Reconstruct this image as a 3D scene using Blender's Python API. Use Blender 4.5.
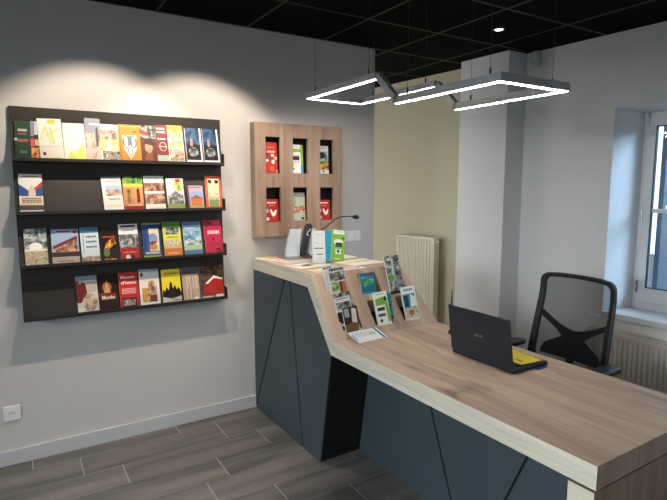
import bpy, bmesh, math, random
from math import sin, cos, radians, pi, atan, tan
from mathutils import Vector, Matrix
for o in list(bpy.data.objects): bpy.data.objects.remove(o, do_unlink=True)
S = bpy.context.scene
COL = S.collection
rnd = random.Random(7)

# ------------------------------------------------------------------ camera
F, YH, YAW, CH = 520.0, 186.0, 58.2, 1.62
cam = bpy.data.cameras.new('camera'); camo = bpy.data.objects.new('camera', cam); COL.objects.link(camo)
cam.sensor_width = 36; cam.lens = F / 667 * 36; cam.clip_start = 0.05
pitch = math.atan((250 - YH) / F)
camo.location = (0, 0, CH)
camo.rotation_euler = (radians(90) - pitch, 0, radians(YAW - 90))
S.camera = camo

# ------------------------------------------------------------------ view + world
S.view_settings.view_transform = 'Standard'; S.view_settings.look = 'None'
S.view_settings.gamma = 1; S.view_settings.exposure = 0.22
S.view_settings.use_curve_mapping = False
w = bpy.data.worlds.new('sky'); S.world = w; w.use_nodes = True
bg = w.node_tree.nodes['Background']; bg.inputs[0].default_value = (0.60, 0.81, 1.0, 1); bg.inputs[1].default_value = 2.3

def portal(name, loc, rot, sx, sy):
    l = bpy.data.lights.new(name, 'AREA'); l.shape = 'RECTANGLE'; l.size = sx; l.size_y = sy
    l.cycles.is_portal = True
    o = bpy.data.objects.new(name, l); COL.objects.link(o); o.location = loc; o.rotation_euler = rot
SHOP = (-1.2, 1.8, 0.30, 2.20)      # shopfront opening in the side wall: y0 y1 z0 z1
l = bpy.data.lights.new('daylight_shopfront', 'AREA'); l.shape = 'RECTANGLE'; l.size = 5.0; l.size_y = 2.6
l.energy = 1250; l.color = (0.92, 0.97, 1.0)      # bright sky seen from the shopfront, high over the street
o = bpy.data.objects.new('daylight_shopfront', l); COL.objects.link(o); o.location = (-6.0, 1.1, 3.1)
o.rotation_euler = (Vector((-2.7, 0.5, 1.3)) - o.location).to_track_quat('-Z', 'Y').to_euler()
l = bpy.data.lights.new('daylight_courtyard', 'AREA'); l.shape = 'RECTANGLE'; l.size = 2.0; l.size_y = 2.0
l.energy = 420; l.color = (0.52, 0.77, 1.0)      # blue sky above the courtyard beyond the window
o = bpy.data.objects.new('daylight_courtyard', l); COL.objects.link(o); o.location = (7.0, -1.8, 3.7)
o.rotation_euler = (Vector((3.9, 1.8, 1.4)) - o.location).to_track_quat('-Z', 'Y').to_euler()
portal('daylight_window', (4.05, 1.5, 1.43), (0, radians(90), radians(3.3)), 1.45, 1.15)
l = bpy.data.lights.new('passage_fill', 'AREA'); l.shape = 'RECTANGLE'; l.size = 1.6; l.size_y = 1.5; l.energy = 27; l.color = (1.0, 0.97, 0.93)  # unseen fill light added in the passage to brighten the beige wall
o = bpy.data.objects.new('passage_fill', l); COL.objects.link(o); o.location = (1.27, 4.8, 1.2); o.rotation_euler = (0, radians(-90), 0)
SPOT_W, SPOT_COL = 60, (1.0, 0.83, 0.67)
def spot(name, loc, target, watts, size, col, blend=0.5):
    l = bpy.data.lights.new(name, 'SPOT'); l.energy = watts; l.color = col; l.spot_size = radians(size); l.spot_blend = blend
    l.shadow_soft_size = 0.010
    o = bpy.data.objects.new(name, l); COL.objects.link(o); o.location = loc
    o.rotation_euler = (Vector(target) - Vector(loc)).to_track_quat('-Z', 'Y').to_euler()
WALLY = 3.437
spot('spot_beam', (0.52, 2.66, 2.665), (0.45, WALLY, 1.15), SPOT_W, 84, SPOT_COL, 0.42)
spot('spot_beam', (1.12, 2.66, 2.665), (1.06, WALLY, 1.17), SPOT_W, 84, SPOT_COL, 0.42)
LED_STR = 76.0

# ------------------------------------------------------------------ materials
def lin(h):
    if isinstance(h, str):
        h = h.lstrip('#'); c = [int(h[i:i+2], 16)/255 for i in (0, 2, 4)]
    else: c = list(h)
    return tuple((x/12.92 if x <= 0.04045 else ((x+0.055)/1.055)**2.4) for x in c) + (1,)
_mc = {}
def mat(name, colr, rough=0.6, metal=0, noise=0.0, nscale=20, bump=0.0, spec=0.5, emit=0, alpha=1):
    key = (name, str(colr))
    if key in _mc: return _mc[key]
    m = bpy.data.materials.new(name); m.use_nodes = True; nt = m.node_tree; b = nt.nodes['Principled BSDF']
    c = lin(colr)
    b.inputs['Base Color'].default_value = c; b.inputs['Roughness'].default_value = rough
    b.inputs['Metallic'].default_value = metal; b.inputs['Specular IOR Level'].default_value = spec
    b.inputs['Alpha'].default_value = alpha
    if emit:
        b.inputs['Emission Color'].default_value = c; b.inputs['Emission Strength'].default_value = emit
    if noise or bump:
        tc = nt.nodes.new('ShaderNodeTexCoord'); n = nt.nodes.new('ShaderNodeTexNoise')
        n.inputs['Scale'].default_value = nscale; n.inputs['Detail'].default_value = 5
        nt.links.new(tc.outputs['Object'], n.inputs['Vector'])
        if noise:
            r = nt.nodes.new('ShaderNodeMapRange'); r.inputs['To Min'].default_value = 1-noise; r.inputs['To Max'].default_value = 1+noise
            mx = nt.nodes.new('ShaderNodeVectorMath'); mx.operation = 'SCALE'; mx.inputs[0].default_value = c[:3]
            nt.links.new(n.outputs['Fac'], r.inputs['Value']); nt.links.new(r.outputs[0], mx.inputs['Scale'])
            nt.links.new(mx.outputs[0], b.inputs['Base Color'])
        if bump:
            bp = nt.nodes.new('ShaderNodeBump'); bp.inputs['Strength'].default_value = bump; bp.inputs['Distance'].default_value = 0.002
            nt.links.new(n.outputs['Fac'], bp.inputs['Height']); nt.links.new(bp.outputs[0], b.inputs['Normal'])
    _mc[key] = m; return m

def wood(name, dark, mid, light, axis=1, flat=False, scale=1.0, rough=0.5, island=False, knots=0.35):
    """stretched-noise timber, grain along the given object axis"""
    m = bpy.data.materials.new(name); m.use_nodes = True; nt = m.node_tree; N = nt.nodes; L = nt.links
    b = N['Principled BSDF']; b.inputs['Roughness'].default_value = rough; b.inputs['Specular IOR Level'].default_value = 0.35
    tc = N.new('ShaderNodeTexCoord'); mp = N.new('ShaderNodeMapping')
    sc = [9*scale]*3; sc[axis] = 0.9*scale; sc[2] = 0.9*scale if flat else sc[2]; mp.inputs['Scale'].default_value = sc
    L.new(tc.outputs['Object'], mp.inputs['Vector'])
    src = mp.outputs[0]
    if island:
        g = N.new('ShaderNodeNewGeometry'); a = N.new('ShaderNodeVectorMath'); a.operation = 'MULTIPLY_ADD'
        cmb = N.new('ShaderNodeCombineXYZ')
        for i in range(3): L.new(g.outputs['Random Per Island'], cmb.inputs[i])
        a.inputs[1].default_value = (53, 71, 37); L.new(cmb.outputs[0], a.inputs[0]); L.new(src, a.inputs[2]); src = a.outputs[0]
    n1 = N.new('ShaderNodeTexNoise'); n1.inputs['Scale'].default_value = 1.0; n1.inputs['Detail'].default_value = 8; n1.inputs['Roughness'].default_value = 0.62
    n1.inputs['Distortion'].default_value = 0.6
    L.new(src, n1.inputs['Vector'])
    cr = N.new('ShaderNodeValToRGB'); e = cr.color_ramp.elements
    e[0].position = 0.30; e[0].color = lin(dark); e[1].position = 0.72; e[1].color = lin(light)
    k = e.new(0.5); k.color = lin(mid)
    L.new(n1.outputs['Fac'], cr.inputs['Fac'])
    # fine grain
    mp2 = N.new('ShaderNodeMapping'); s2 = [90*scale]*3; s2[axis] = 3*scale; s2[2] = 3*scale if flat else s2[2]; mp2.inputs['Scale'].default_value = s2
    L.new(tc.outputs['Object'], mp2.inputs['Vector'])
    n2 = N.new('ShaderNodeTexNoise'); n2.inputs['Scale'].default_value = 1; n2.inputs['Detail'].default_value = 4
    L.new(mp2.outputs[0], n2.inputs['Vector'])
    r2 = N.new('ShaderNodeMapRange'); r2.inputs['From Min'].default_value = 0.3; r2.inputs['From Max'].default_value = 0.7
    r2.inputs['To Min'].default_value = 0.90; r2.inputs['To Max'].default_value = 1.08
    L.new(n2.outputs['Fac'], r2.inputs['Value'])
    vm = N.new('ShaderNodeVectorMath'); vm.operation = 'SCALE'; L.new(cr.outputs[0], vm.inputs[0]); L.new(r2.outputs[0], vm.inputs['Scale'])
    # dark cracks along the grain
    mp3 = N.new('ShaderNodeMapping'); s3 = [5*scale]*3; s3[axis] = 1.1*scale; s3[2] = 1.1*scale if flat else s3[2]; mp3.inputs['Scale'].default_value = s3; mp3.inputs['Location'].default_value = (3.1, 7.7, 1.3)
    L.new(tc.outputs['Object'], mp3.inputs['Vector'])
    n3 = N.new('ShaderNodeTexNoise'); n3.inputs['Scale'].default_value = 1.6; n3.inputs['Detail'].default_value = 3; n3.inputs['Distortion'].default_value = 1.2
    L.new(mp3.outputs[0], n3.inputs['Vector'])
    r3 = N.new('ShaderNodeMapRange'); r3.inputs['From Min'].default_value = 0.60; r3.inputs['From Max'].default_value = 0.74
    r3.inputs['To Min'].default_value = 1.0; r3.inputs['To Max'].default_value = 1.0-knots
    L.new(n3.outputs['Fac'], r3.inputs['Value'])
    vm2 = N.new('ShaderNodeVectorMath'); vm2.operation = 'SCALE'; L.new(vm.outputs[0], vm2.inputs[0]); L.new(r3.outputs[0], vm2.inputs['Scale'])
    last = vm2.outputs[0]
    if island:
        r4 = N.new('ShaderNodeMapRange'); r4.inputs['To Min'].default_value = 0.82; r4.inputs['To Max'].default_value = 1.18
        L.new(g.outputs['Random Per Island'], r4.inputs['Value'])
        v4 = N.new('ShaderNodeVectorMath'); v4.operation = 'SCALE'; L.new(last, v4.inputs[0]); L.new(r4.outputs[0], v4.inputs['Scale']); last = v4.outputs[0]
    L.new(last, b.inputs['Base Color'])
    bp = N.new('ShaderNodeBump'); bp.inputs['Strength'].default_value = 0.08; bp.inputs['Distance'].default_value = 0.001
    L.new(n2.outputs['Fac'], bp.inputs['Height']); L.new(bp.outputs[0], b.inputs['Normal'])
    return m

def photo_mat(cols, scale=60, name='printed_picture'):
    """a printed picture: patches of the listed ink colours"""
    key = ('ph', tuple(cols), scale)
    if key in _mc: return _mc[key]
    m = bpy.data.materials.new(name); m.use_nodes = True; nt = m.node_tree; N = nt.nodes; L = nt.links
    b = N['Principled BSDF']; b.inputs['Roughness'].default_value = 0.45; b.inputs['Specular IOR Level'].default_value = 0.3
    tc = N.new('ShaderNodeTexCoord'); n = N.new('ShaderNodeTexNoise'); n.inputs['Scale'].default_value = scale*0.5; n.inputs['Detail'].default_value = 8; n.inputs['Roughness'].default_value = 0.66
    n.inputs['Distortion'].default_value = 0.3
    L.new(tc.outputs['Object'], n.inputs['Vector'])
    cr = N.new('ShaderNodeValToRGB'); cr.color_ramp.interpolation = 'LINEAR'; e = cr.color_ramp.elements
    k = len(cols)
    e[0].position = 0.34; e[0].color = lin(cols[0]); e[1].position = 0.66; e[1].color = lin(cols[-1])
    for i in range(1, k-1):
        x = e.new(0.34 + 0.32*i/(k-1)); x.color = lin(cols[i])
    L.new(n.outputs['Fac'], cr.inputs['Fac']); L.new(cr.outputs[0], b.inputs['Base Color'])
    _mc[key] = m; return m

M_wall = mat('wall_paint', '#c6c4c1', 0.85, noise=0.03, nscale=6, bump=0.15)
M_wall_lit = mat('wall_paint_lit', '#d8d9da', 0.85, noise=0.03, nscale=6, bump=0.15)  # lighter copy of the wall paint; missing light is put into its colour
M_beige = mat('beige_paint', '#bfb8a0', 0.85, noise=0.03, nscale=6, bump=0.1)
M_ceil = mat('black_ceiling_tile', '#050505', 0.97, noise=0.2, spec=0.1, nscale=60)
M_tbar = mat('ceiling_grid_metal', '#2c2927', 0.6)
M_base = mat('white_baseboard', '#bfc0c2', 0.5)
M_white = mat('white_plastic', '#e6e6e4', 0.4)
M_pvc = mat('white_window_frame', '#d5d8da', 0.35)
M_rad = mat('cream_radiator_enamel', '#d9d3c2', 0.35)
M_radw = mat('white_radiator_enamel', '#d6d2c8', 0.35)
M_rack = mat('brown_black_powder_coat', '#302a26', 0.45, noise=0.05, nscale=40)
M_slate = mat('slate_blue_laminate', '#2f3d43', 0.5, noise=0.03, nscale=5)
M_black = mat('matt_black', '#0a0a0b', 0.6)
M_blackpl = mat('black_plastic', '#15161a', 0.4)
M_paper = mat('white_paper', '#e9e7e2', 0.7)
M_chrome = mat('brushed_metal', '#9a9a9a', 0.3, metal=1)
M_alu = mat('silver_lamp_profile', '#a3a3a4', 0.5, metal=0.0)
M_oak = wood('oak_laminate', '#988270', '#b19a87', '#c5b09d', axis=1, flat=True, scale=1.0, knots=0.5)
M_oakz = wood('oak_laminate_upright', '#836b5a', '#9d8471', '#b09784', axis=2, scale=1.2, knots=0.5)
M_oakedge = wood('part_lit_oak_edging', '#b4ad9a', '#c2bca9', '#cec9b8', axis=1, scale=1.6, knots=0.08)  # pale edging: partly its own tone, partly front light put into the colour
M_floor = wood('grey_wood_tile', '#474643', '#63615d', '#7b7873', axis=0, scale=0.8, rough=0.42, island=True, knots=0.2)
M_grout = mat('light_grout', '#b9b7b2', 0.8)

def glass(name, tint=(1, 1, 1), refl=0.06):
    m = bpy.data.materials.new(name); m.use_nodes = True; nt = m.node_tree; N = nt.nodes
    N.remove(N['Principled BSDF']); t = N.new('ShaderNodeBsdfTransparent'); t.inputs[0].default_value = (*tint, 1)
    g = N.new('ShaderNodeBsdfGlossy'); g.inputs['Roughness'].default_value = 0.05
    mx = N.new('ShaderNodeMixShader'); mx.inputs[0].default_value = refl
    nt.links.new(t.outputs[0], mx.inputs[1]); nt.links.new(g.outputs[0], mx.inputs[2]); nt.links.new(mx.outputs[0], N['Material Output'].inputs[0])
    return m
M_glass = glass('window_glass', (0.95, 0.97, 1), 0.06)
M_acryl = glass('clear_acrylic', (0.97, 0.97, 0.97), 0.035)

# ------------------------------------------------------------------ mesh builder
class MB:
    def __init__(s): s.v = []; s.f = []; s.m = []; s.mats = []
    def mi(s, m):
        if m not in s.mats: s.mats.append(m)
        return s.mats.index(m)
    def add(s, vs, fs, m):
        k = len(s.v); s.v += [tuple(p) for p in vs]; i = s.mi(m)
        for f in fs: s.f.append(tuple(k+a for a in f)); s.m.append(i)
    def box(s, x0, y0, z0, x1, y1, z1, m, T=None):
        vs = [Vector(p) for p in ((x0,y0,z0),(x1,y0,z0),(x1,y1,z0),(x0,y1,z0),(x0,y0,z1),(x1,y0,z1),(x1,y1,z1),(x0,y1,z1))]
        if T: vs = [T @ p for p in vs]
        s.add(vs, [(0,3,2,1),(4,5,6,7),(0,1,5,4),(1,2,6,5),(2,3,7,6),(3,0,4,7)], m)
    def prism(s, pts, d, m):
        """pts: 3D loop, d: extrusion vector"""
        n = len(pts); P = [Vector(p) for p in pts]; d = Vector(d)
        s.add(P + [p+d for p in P], [tuple(range(n))[::-1], tuple(range(n, 2*n))] + [(i, (i+1) % n, n+(i+1) % n, n+i) for i in range(n)], m)
    def tube(s, pts, r, m, seg=10, caps=True, flat=1.0):
        P = [Vector(p) for p in pts]; n = len(P); rs = r if isinstance(r, (list, tuple)) else [r]*n
        base = len(s.v); i_ = s.mi(m); prev = None
        for i, p in enumerate(P):
            t = (P[min(i+1, n-1)] - P[max(i-1, 0)]).normalized()
            if prev is None:
                a = Vector((0, 0, 1)) if abs(t.z) < 0.9 else Vector((1, 0, 0))
                u = t.cross(a).normalized()
            else:
                u = (prev - t*prev.dot(t)).normalized()
            v_ = t.cross(u); prev = u
            for k in range(seg):
                a = 2*pi*k/seg; s.v.append(tuple(p + u*cos(a)*rs[i] + v_*sin(a)*rs[i]*flat))
        for i in range(n-1):
            for k in range(seg):
                a = base+i*seg+k; b = base+i*seg+(k+1) % seg
                s.f.append((a, b, b+seg, a+seg)); s.m.append(i_)
        if caps:
            s.f.append(tuple(base+k for k in range(seg))[::-1]); s.m.append(i_)
            s.f.append(tuple(base+(n-1)*seg+k for k in range(seg))); s.m.append(i_)
    def lathe(s, prof, c, m, seg=24, T=None):
        """prof: (r,z) pairs about the z axis at c"""
        base = len(s.v); i_ = s.mi(m)
        for r, z in prof:
            for k in range(seg):
                a = 2*pi*k/seg; p = Vector((r*cos(a), r*sin(a), z))
                if T: p = T @ p
                s.v.append(tuple(p + Vector(c)))
        for i in range(len(prof)-1):
            for k in range(seg):
                a = base+i*seg+k; b = base+i*seg+(k+1) % seg
                s.f.append((a, b, b+seg, a+seg)); s.m.append(i_)
        s.f.append(tuple(base+k for k in range(seg))[::-1]); s.m.append(i_)
        s.f.append(tuple(base+(len(prof)-1)*seg+k for k in range(seg))); s.m.append(i_)
    def build(s, name, parent=None, bevel=0, smooth=False, loc=None, rot=None):
        me = bpy.data.meshes.new(name); me.from_pydata(s.v, [], s.f); me.update()
        for m in s.mats: me.materials.append(m)
        me.polygons.foreach_set('material_index', s.m)
        if smooth:
            me.polygons.foreach_set('use_smooth', [True]*len(me.polygons))
        bm = bmesh.new(); bm.from_mesh(me); bmesh.ops.recalc_face_normals(bm, faces=bm.faces); bm.to_mesh(me); bm.free()
        o = bpy.data.objects.new(name, me); COL.objects.link(o)
        if parent: o.parent = parent
        if loc: o.location = loc
        if rot: o.rotation_euler = rot
        if bevel:
            md = o.modifiers.new('bevel', 'BEVEL'); md.width = bevel; md.segments = 2; md.limit_method = 'ANGLE'; md.angle_limit = radians(40)
        if smooth:
            md = o.modifiers.new('es', 'EDGE_SPLIT'); md.split_angle = radians(40)
        return o
def tag(o, label=None, cat=None, group=None, kind=None):
    if label: o['label'] = label
    if cat: o['category'] = cat
    if group: o['group'] = group
    if kind: o['kind'] = kind
    return o
def thing(name, label, cat, loc=(0, 0, 0), rz=0, group=None):
    o = bpy.data.objects.new(name, None); COL.objects.link(o); o.location = loc; o.rotation_euler = (0, 0, rz); o.empty_display_size = 0.1
    return tag(o, label, cat, group)
def struct(mb, name, **k): return tag(mb.build(name, **k), kind='structure')

_tx = {}
def text_mesh(txt, bold=False):
    if txt in _tx: return _tx[txt]
    c = bpy.data.curves.new('lettering', 'FONT'); c.body = txt; c.size = 1; c.resolution_u = 2
    if bold: c.offset = 0.02
    o = bpy.data.objects.new('lettering', c); COL.objects.link(o)
    bpy.context.view_layer.update()
    me = o.evaluated_get(bpy.context.evaluated_depsgraph_get()).to_mesh()
    vs = [tuple(v.co) for v in me.vertices]; fs = [tuple(p.vertices) for p in me.polygons]
    o.evaluated_get(bpy.context.evaluated_depsgraph_get()).to_mesh_clear()
    bpy.data.objects.remove(o); bpy.data.curves.remove(c)
    _tx[txt] = (vs, fs); return vs, fs

# ------------------------------------------------------------------ setting
RX0, RY0, H = -2.7, -2.7, 2.69
# floor of staggered wood-look tiles over grout
fl = MB(); fl.box(RX0-0.3, RY0-0.3, -0.1, 4.4, 6.2, -0.0015, M_grout)
PW, PL = 0.2175, 0.845
offs = {0: 0.014, 1: 0.259, 2: 0.462, 3: 0.11, 4: 0.82, 5: 1.13, 6: 1.48, 7: 0.30, 8: 0.66, 9: 1.02}
row = -12
while True:
    y1 = 3.305 + PW - row*PW; y0 = y1 - PW; 
    if y1 < RY0: break
    ox = offs.get(row, (row*0.61) % PL)
    x = ox - 6*PL
    while x < 4.4:
        a = max(x+0.002, RX0-0.2); b = min(x+PL-0.002, 4.3)
        if b - a > 0.03 and y1 < 6.2:
            fl.add([(a, y0+0.0006, 0), (b, y0+0.0006, 0), (b, y1-0.0006, 0), (a, y1-0.0006, 0)], [(0, 1, 2, 3)], M_floor)
        x += PL
    row += 1
struct(fl, 'floor')
ce = MB(); ce.box(RX0-0.3, RY0-0.3, H, 4.4, 6.2, H+0.1, M_ceil); struct(ce, 'ceiling')
tb = MB()
k = -8
while 2.04+0.6*k < 4.3:
    x = 2.04+0.6*k; k += 1
    if x > RX0+0.1: tb.box(x-0.008, RY0, H-0.004, x+0.008, 6.0, H+0.002, M_tbar)
k = -9
while 2.86+0.6*k < 6.0:
    y = 2.86+0.6*k-(0.03 if k == 1 else 0); k += 1
    tb.box(RX0, y-0.008, H-0.0035, 4.25, y+0.008, H+0.002, M_tbar)
struct(tb, 'trim_1')
# display wall (left) with the passage beyond its end
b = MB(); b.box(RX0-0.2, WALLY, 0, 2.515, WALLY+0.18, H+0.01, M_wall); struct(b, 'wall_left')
b = MB(); b.box(RX0, WALLY-0.014, 0.0, 1.462, WALLY, 0.09, M_base)
struct(b, 'baseboard_left', bevel=0.002)
b = MB(); b.box(1.2, 5.9, 0, 4.3, 6.05, H, M_wall); struct(b, 'wall_back')
b = MB(); b.box(1.1, WALLY+0.18, 0, 1.25, 5.95, H, M_wall); struct(b, 'wall_passage')
# beige wall carrying the radiator
b = MB(); b.prism([(3.62, 3.35, 0), (3.607, 3.583, 0), (3.517, 4.49, 0), (3.38, 5.95, 0), (3.8, 5.95, 0), (3.85, 3.35, 0)], (0, 0, H), M_beige)
struct(b, 'wall_beige')
b = MB(); b.prism([(3.418, 3.40, 0), (3.444, 2.908, 0), (3.70, 2.908, 0), (3.70, 3.40, 0)], (0, 0, H), M_wall_lit)
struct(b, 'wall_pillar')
# window wall, in its own frame (s along, t outwards)
WO = Vector((3.67, 2.83, 0)); WE = Vector((0.0573, -0.9984, 0)); WN = Vector((0.9984, 0.0573, 0))
def wp(s_, t, z): return WO + WE*s_ + WN*t + Vector((0, 0, z))
def wbox(mb, s0, t0, z0, s1, t1, z1, m):
    P = [wp(s0, t0, z0), wp(s1, t0, z0), wp(s1, t1, z0), wp(s0, t1, z0)]
    mb.prism(P, (0, 0, z1-z0), m)
A0, A1, ZB, ZT = 0.66, 1.98, 0.66, 2.175      # inner opening
B0, B1, ZBo, ZTo = 0.735, 1.905, 0.66, 2.150  # at the frame
b = MB()
wbox(b, -0.1, 0, 0, 5.6, 0.4, ZB, M_wall_lit)
wbox(b, -0.1, 0, ZT, 5.6, 0.4, H, M_wall_lit)
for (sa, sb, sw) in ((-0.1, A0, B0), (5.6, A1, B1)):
    b.prism([wp(sa, 0, ZB), wp(sb, 0, ZB), wp(sw, 0.28, ZB), wp(sw, 0.4, ZB), wp(sa, 0.4, ZB)], (0, 0, ZT-ZB), M_wall_lit)
b.add([wp(A0, 0, ZT), wp(A1, 0, ZT), wp(B1, 0.28, ZTo), wp(B0, 0.28, ZTo)], [(0, 1, 2, 3)], M_wall_lit)
wbox(b, B0, 0.28, ZTo, B1, 0.4, ZT, M_wall_lit)
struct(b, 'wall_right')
b = MB()   # sill board
b.prism([wp(A0-0.0, -0.03, 0.655), wp(A1, -0.03, 0.655), wp(A1, 0, 0.655), wp(B1, 0.3, 0.655), wp(B0, 0.3, 0.655), wp(A0, 0, 0.655)], (0, 0, 0.045), M_pvc)
struct(b, 'trim_2', bevel=0.006)
b = MB(); wbox(b, A0-0.1, -0.012, 0.575, A1+0.1, 0, 0.655, M_wall_lit); struct(b, 'trim_3')
# window: frame, two glazed sashes with one glazing bar each
fr = MB(); t0, t1 = 0.285, 0.345; zb, zt = 0.70, 2.15
for (a, c) in ((B0, B0+0.045), (B1-0.045, B1)): wbox(fr, a, t0, zb, c, t1, zt, M_pvc)
wbox(fr, B0+0.045, t0, zb, B1-0.045, t1, zb+0.07, M_pvc); wbox(fr, B0+0.045, t0, zt-0.05, B1-0.045, t1, zt, M_pvc)
win = struct(fr, 'window_1', bevel=0.003)
mid = (B0+B1)/2
for (a, c) in ((B0+0.03, mid), (mid, B1-0.03)):
    s_ = MB(); ta, tb_ = 0.268, 0.32; q = 0.06
    wbox(s_, a, ta, zb+0.055, a+q, tb_, zt-0.03, M_pvc); wbox(s_, c-q, ta, zb+0.055, c, tb_, zt-0.03, M_pvc)
    wbox(s_, a+q, ta, zb+0.055, c-q, tb_, zb+0.165, M_pvc); wbox(s_, a+q, ta, zt-0.10, c-q, tb_, zt-0.03, M_pvc)
    wbox(s_, a+q, ta+0.01, 1.425, c-q, tb_-0.005, 1.455, M_pvc)
    so = s_.build('window_frame', win, bevel=0.003)
    g = MB(); wbox(g, a+q-0.005, 0.295, zb+0.15, c-q+0.005, 0.299, zt-0.095, M_glass); g.build('pane', so)
    g = MB(); e_ = 0.006
    for (aa, za, cc, zc) in ((a+q-0.001, zb+0.165, a+q+e_, zt-0.10), (c-q-e_, zb+0.165, c-q+0.001, zt-0.10), (a+q, zb+0.164, c-q, zb+0.164+e_), (a+q, zt-0.10-e_, c-q, zt-0.099)): wbox(g, aa, 0.272, za, cc, 0.300, zc, M_black)
    g.build('rubber_seal', so)
hg = MB()
for z in (2.06, 1.36, 0.83):
    for dz in (0, 0.045): hg.tube([wp(B0+0.035, 0.262, z+dz), wp(B0+0.035, 0.262, z+dz+0.038)], 0.008, M_chrome, 8)
hg.build('hinge', win)
b = MB()
for (ya, za, yb_, zb2) in ((4.0, 0.35, 4.05, 2.05), (5.55, 0.35, 5.6, 2.05), (4.05, 0.35, 5.55, 0.40), (4.05, 2.0, 5.55, 2.05), (4.78, 0.40, 4.82, 2.0)): b.box(1.25, ya, za, 1.30, yb_, zb2, M_pvc)
struct(b, 'fill_light_frame')  # window-like frame added around the unseen passage fill light
# unseen sides of the room
b = MB(); b.box(RX0-0.2, RY0-0.2, 0, 4.2, RY0, H, M_wall); struct(b, 'wall_front')
b = MB(); y0, y1, z0, z1 = SHOP
b.box(RX0-0.2, RY0, 0, RX0, y0, H, M_wall); b.box(RX0-0.2, y1, 0, RX0, WALLY, H, M_wall)
b.box(RX0-0.2, y0, 0, RX0, y1, z0, M_wall); b.box(RX0-0.2, y0, z1, RX0, y1, H, M_wall); struct(b, 'wall_shopfront')
b = MB()
for y in (y0, y0+0.9, y1-0.95, y1-0.05): b.box(RX0-0.12, y, z0, RX0-0.06, y+0.05, z1, M_blackpl)
struct(b, 'window_2')
b = MB(); b.box(-14, -10, -0.25, RX0-0.31, 12, -0.12, mat('asphalt', '#5a5a58', 0.9)); b.box(4.41, -10, -0.25, 14, 12, -0.12, mat('asphalt', '#5a5a58', 0.9)); struct(b, 'ground')
# outside: the open louvred shutter beside the window
sh = thing('window_shutter', 'grey louvred shutter folded open outside the window', 'shutter')
fr = MB(); SX = 0.52
def sb(mb, t_a, t_b, z_a, z_b, m, d0=0, d1=0.035): wbox(mb, B0+0.075+d0, t_a, z_a, B0+0.075+d1, t_b, z_b, m)
M_shut = mat('grey_blue_shutter_paint', '#4c5862', 0.6)
sb(fr, 0.42, 0.47, 0.66, 2.16, M_shut); sb(fr, 0.95, 1.0, 0.66, 2.16, M_shut)
for z in (0.66, 1.38, 2.10): sb(fr, 0.47, 0.95, z, z+0.06, M_shut)
fr.build('shutter_frame', sh)
lo = MB()
for i in range(44):
    z = 0.73 + i*0.031
    if 1.35 < z < 1.45: continue
    sb(lo, 0.47, 0.95, z, z+0.0305, M_shut, 0.008, 0.026)
lo.build('louvres', sh)

# ------------------------------------------------------------------ radiators
def radiator(name, label, O, U, Nn, width, z0, z1, m, ribs, valve_left=True):
    """O wall point, U along wall (unit), Nn into the room (unit)"""
    U = Vector(U).normalized(); Nn = Vector(Nn).normalized(); O = Vector(O)
    t = thing(name, label, 'radiator', O); 
    def P(a, d, z): return U*a + Nn*d + Vector((0, 0, z))
    def bx(mb, a0, d0, za, a1, d1, zb_, mm=m): mb.prism([P(a0, d0, za), P(a1, d0, za), P(a1, d1, za), P(a0, d1, za)], (0, 0, zb_-za), mm)
    def wave(mb, d, depth, sgn):
        prof = []
        n = ribs; step = (width-0.02)/n
        for i in range(n):
            a = 0.01 + i*step
            prof += [(a, 0), (a+step*0.18, depth), (a+step*0.72, depth), (a+step*0.9, 0)]
        prof += [(width-0.01, 0)]
        vs = [P(a, d+sgn*q, z0+0.02) for a, q in prof] + [P(a, d+sgn*q, z1-0.02) for a, q in prof]
        k = len(prof)
        mb.add(vs, [(i, i+1, k+i+1, k+i) for i in range(k-1)], m)
        bx(mb, 0.0, d-0.001*sgn, z0+0.0, width, d-0.01*sgn, z1-0.0)
    f_ = MB(); wave(f_, 0.105, 0.012, 1); f_.build('front_panel', t)
    r_ = MB(); wave(r_, 0.045, 0.008, -1); r_.build('rear_panel', t)
    g = MB()
    for i in range(int(width/0.012)):
        a = 0.008 + i*0.012
        if a+0.005 < width-0.01: bx(g, a, 0.05, z1-0.006, a+0.006, 0.1, z1+0.001)
    bx(g, 0, 0.037, z1-0.004, width, 0.05, z1+0.004); bx(g, 0, 0.1, z1-0.004, width, 0.117, z1+0.004)
    g.build('top_grille', t)
    for a in (0, width-0.008):
        s_ = MB(); bx(s_, a-0.004, 0.037, z0, a+0.012, 0.112, z1+0.002); s_.build('side_panel', t, bevel=0.002)
    for a, da in ((-0.012, -1), (width+0.012, 1)):
        c = MB(); c.tube([P(a-da*0.02, 0.075, z1-0.035), P(a+da*0.014, 0.075, z1-0.035)], 0.014, M_white, 12); c.build('bleed_plug', t)
    for a in (width*0.2, width*0.8):
        br = MB(); bx(br, a-0.015, 0.0, z0+0.05, a+0.015, 0.04, z1-0.05); br.build('wall_bracket', t)
    p = MB(); a = 0.05 if valve_left else width-0.05
    p.tube([P(a, 0.075, z0+0.01), P(a, 0.075, -O.z)], 0.008, m, 8); p.build('pipe', t)
    p = MB(); p.tube([P(a+0.05, 0.075, z0+0.01), P(a+0.05, 0.075, -O.z)], 0.008, m, 8); p.build('pipe', t)
    return t
radiator('panel_radiator', 'tall cream panel radiator on the beige wall behind the counter', (3.580, 3.76, 0), (-0.0985, 0.995, 0), (-0.995, -0.0985, 0), 0.51, 0.22, 1.115, M_rad, 13)
p0 = wp(0.60, 0, 0)
radiator('panel_radiator', 'low ribbed white radiator below the window sill, behind the chair', p0, WE, -WN, 1.45, 0.12, 0.565, M_radw, 42)

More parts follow.
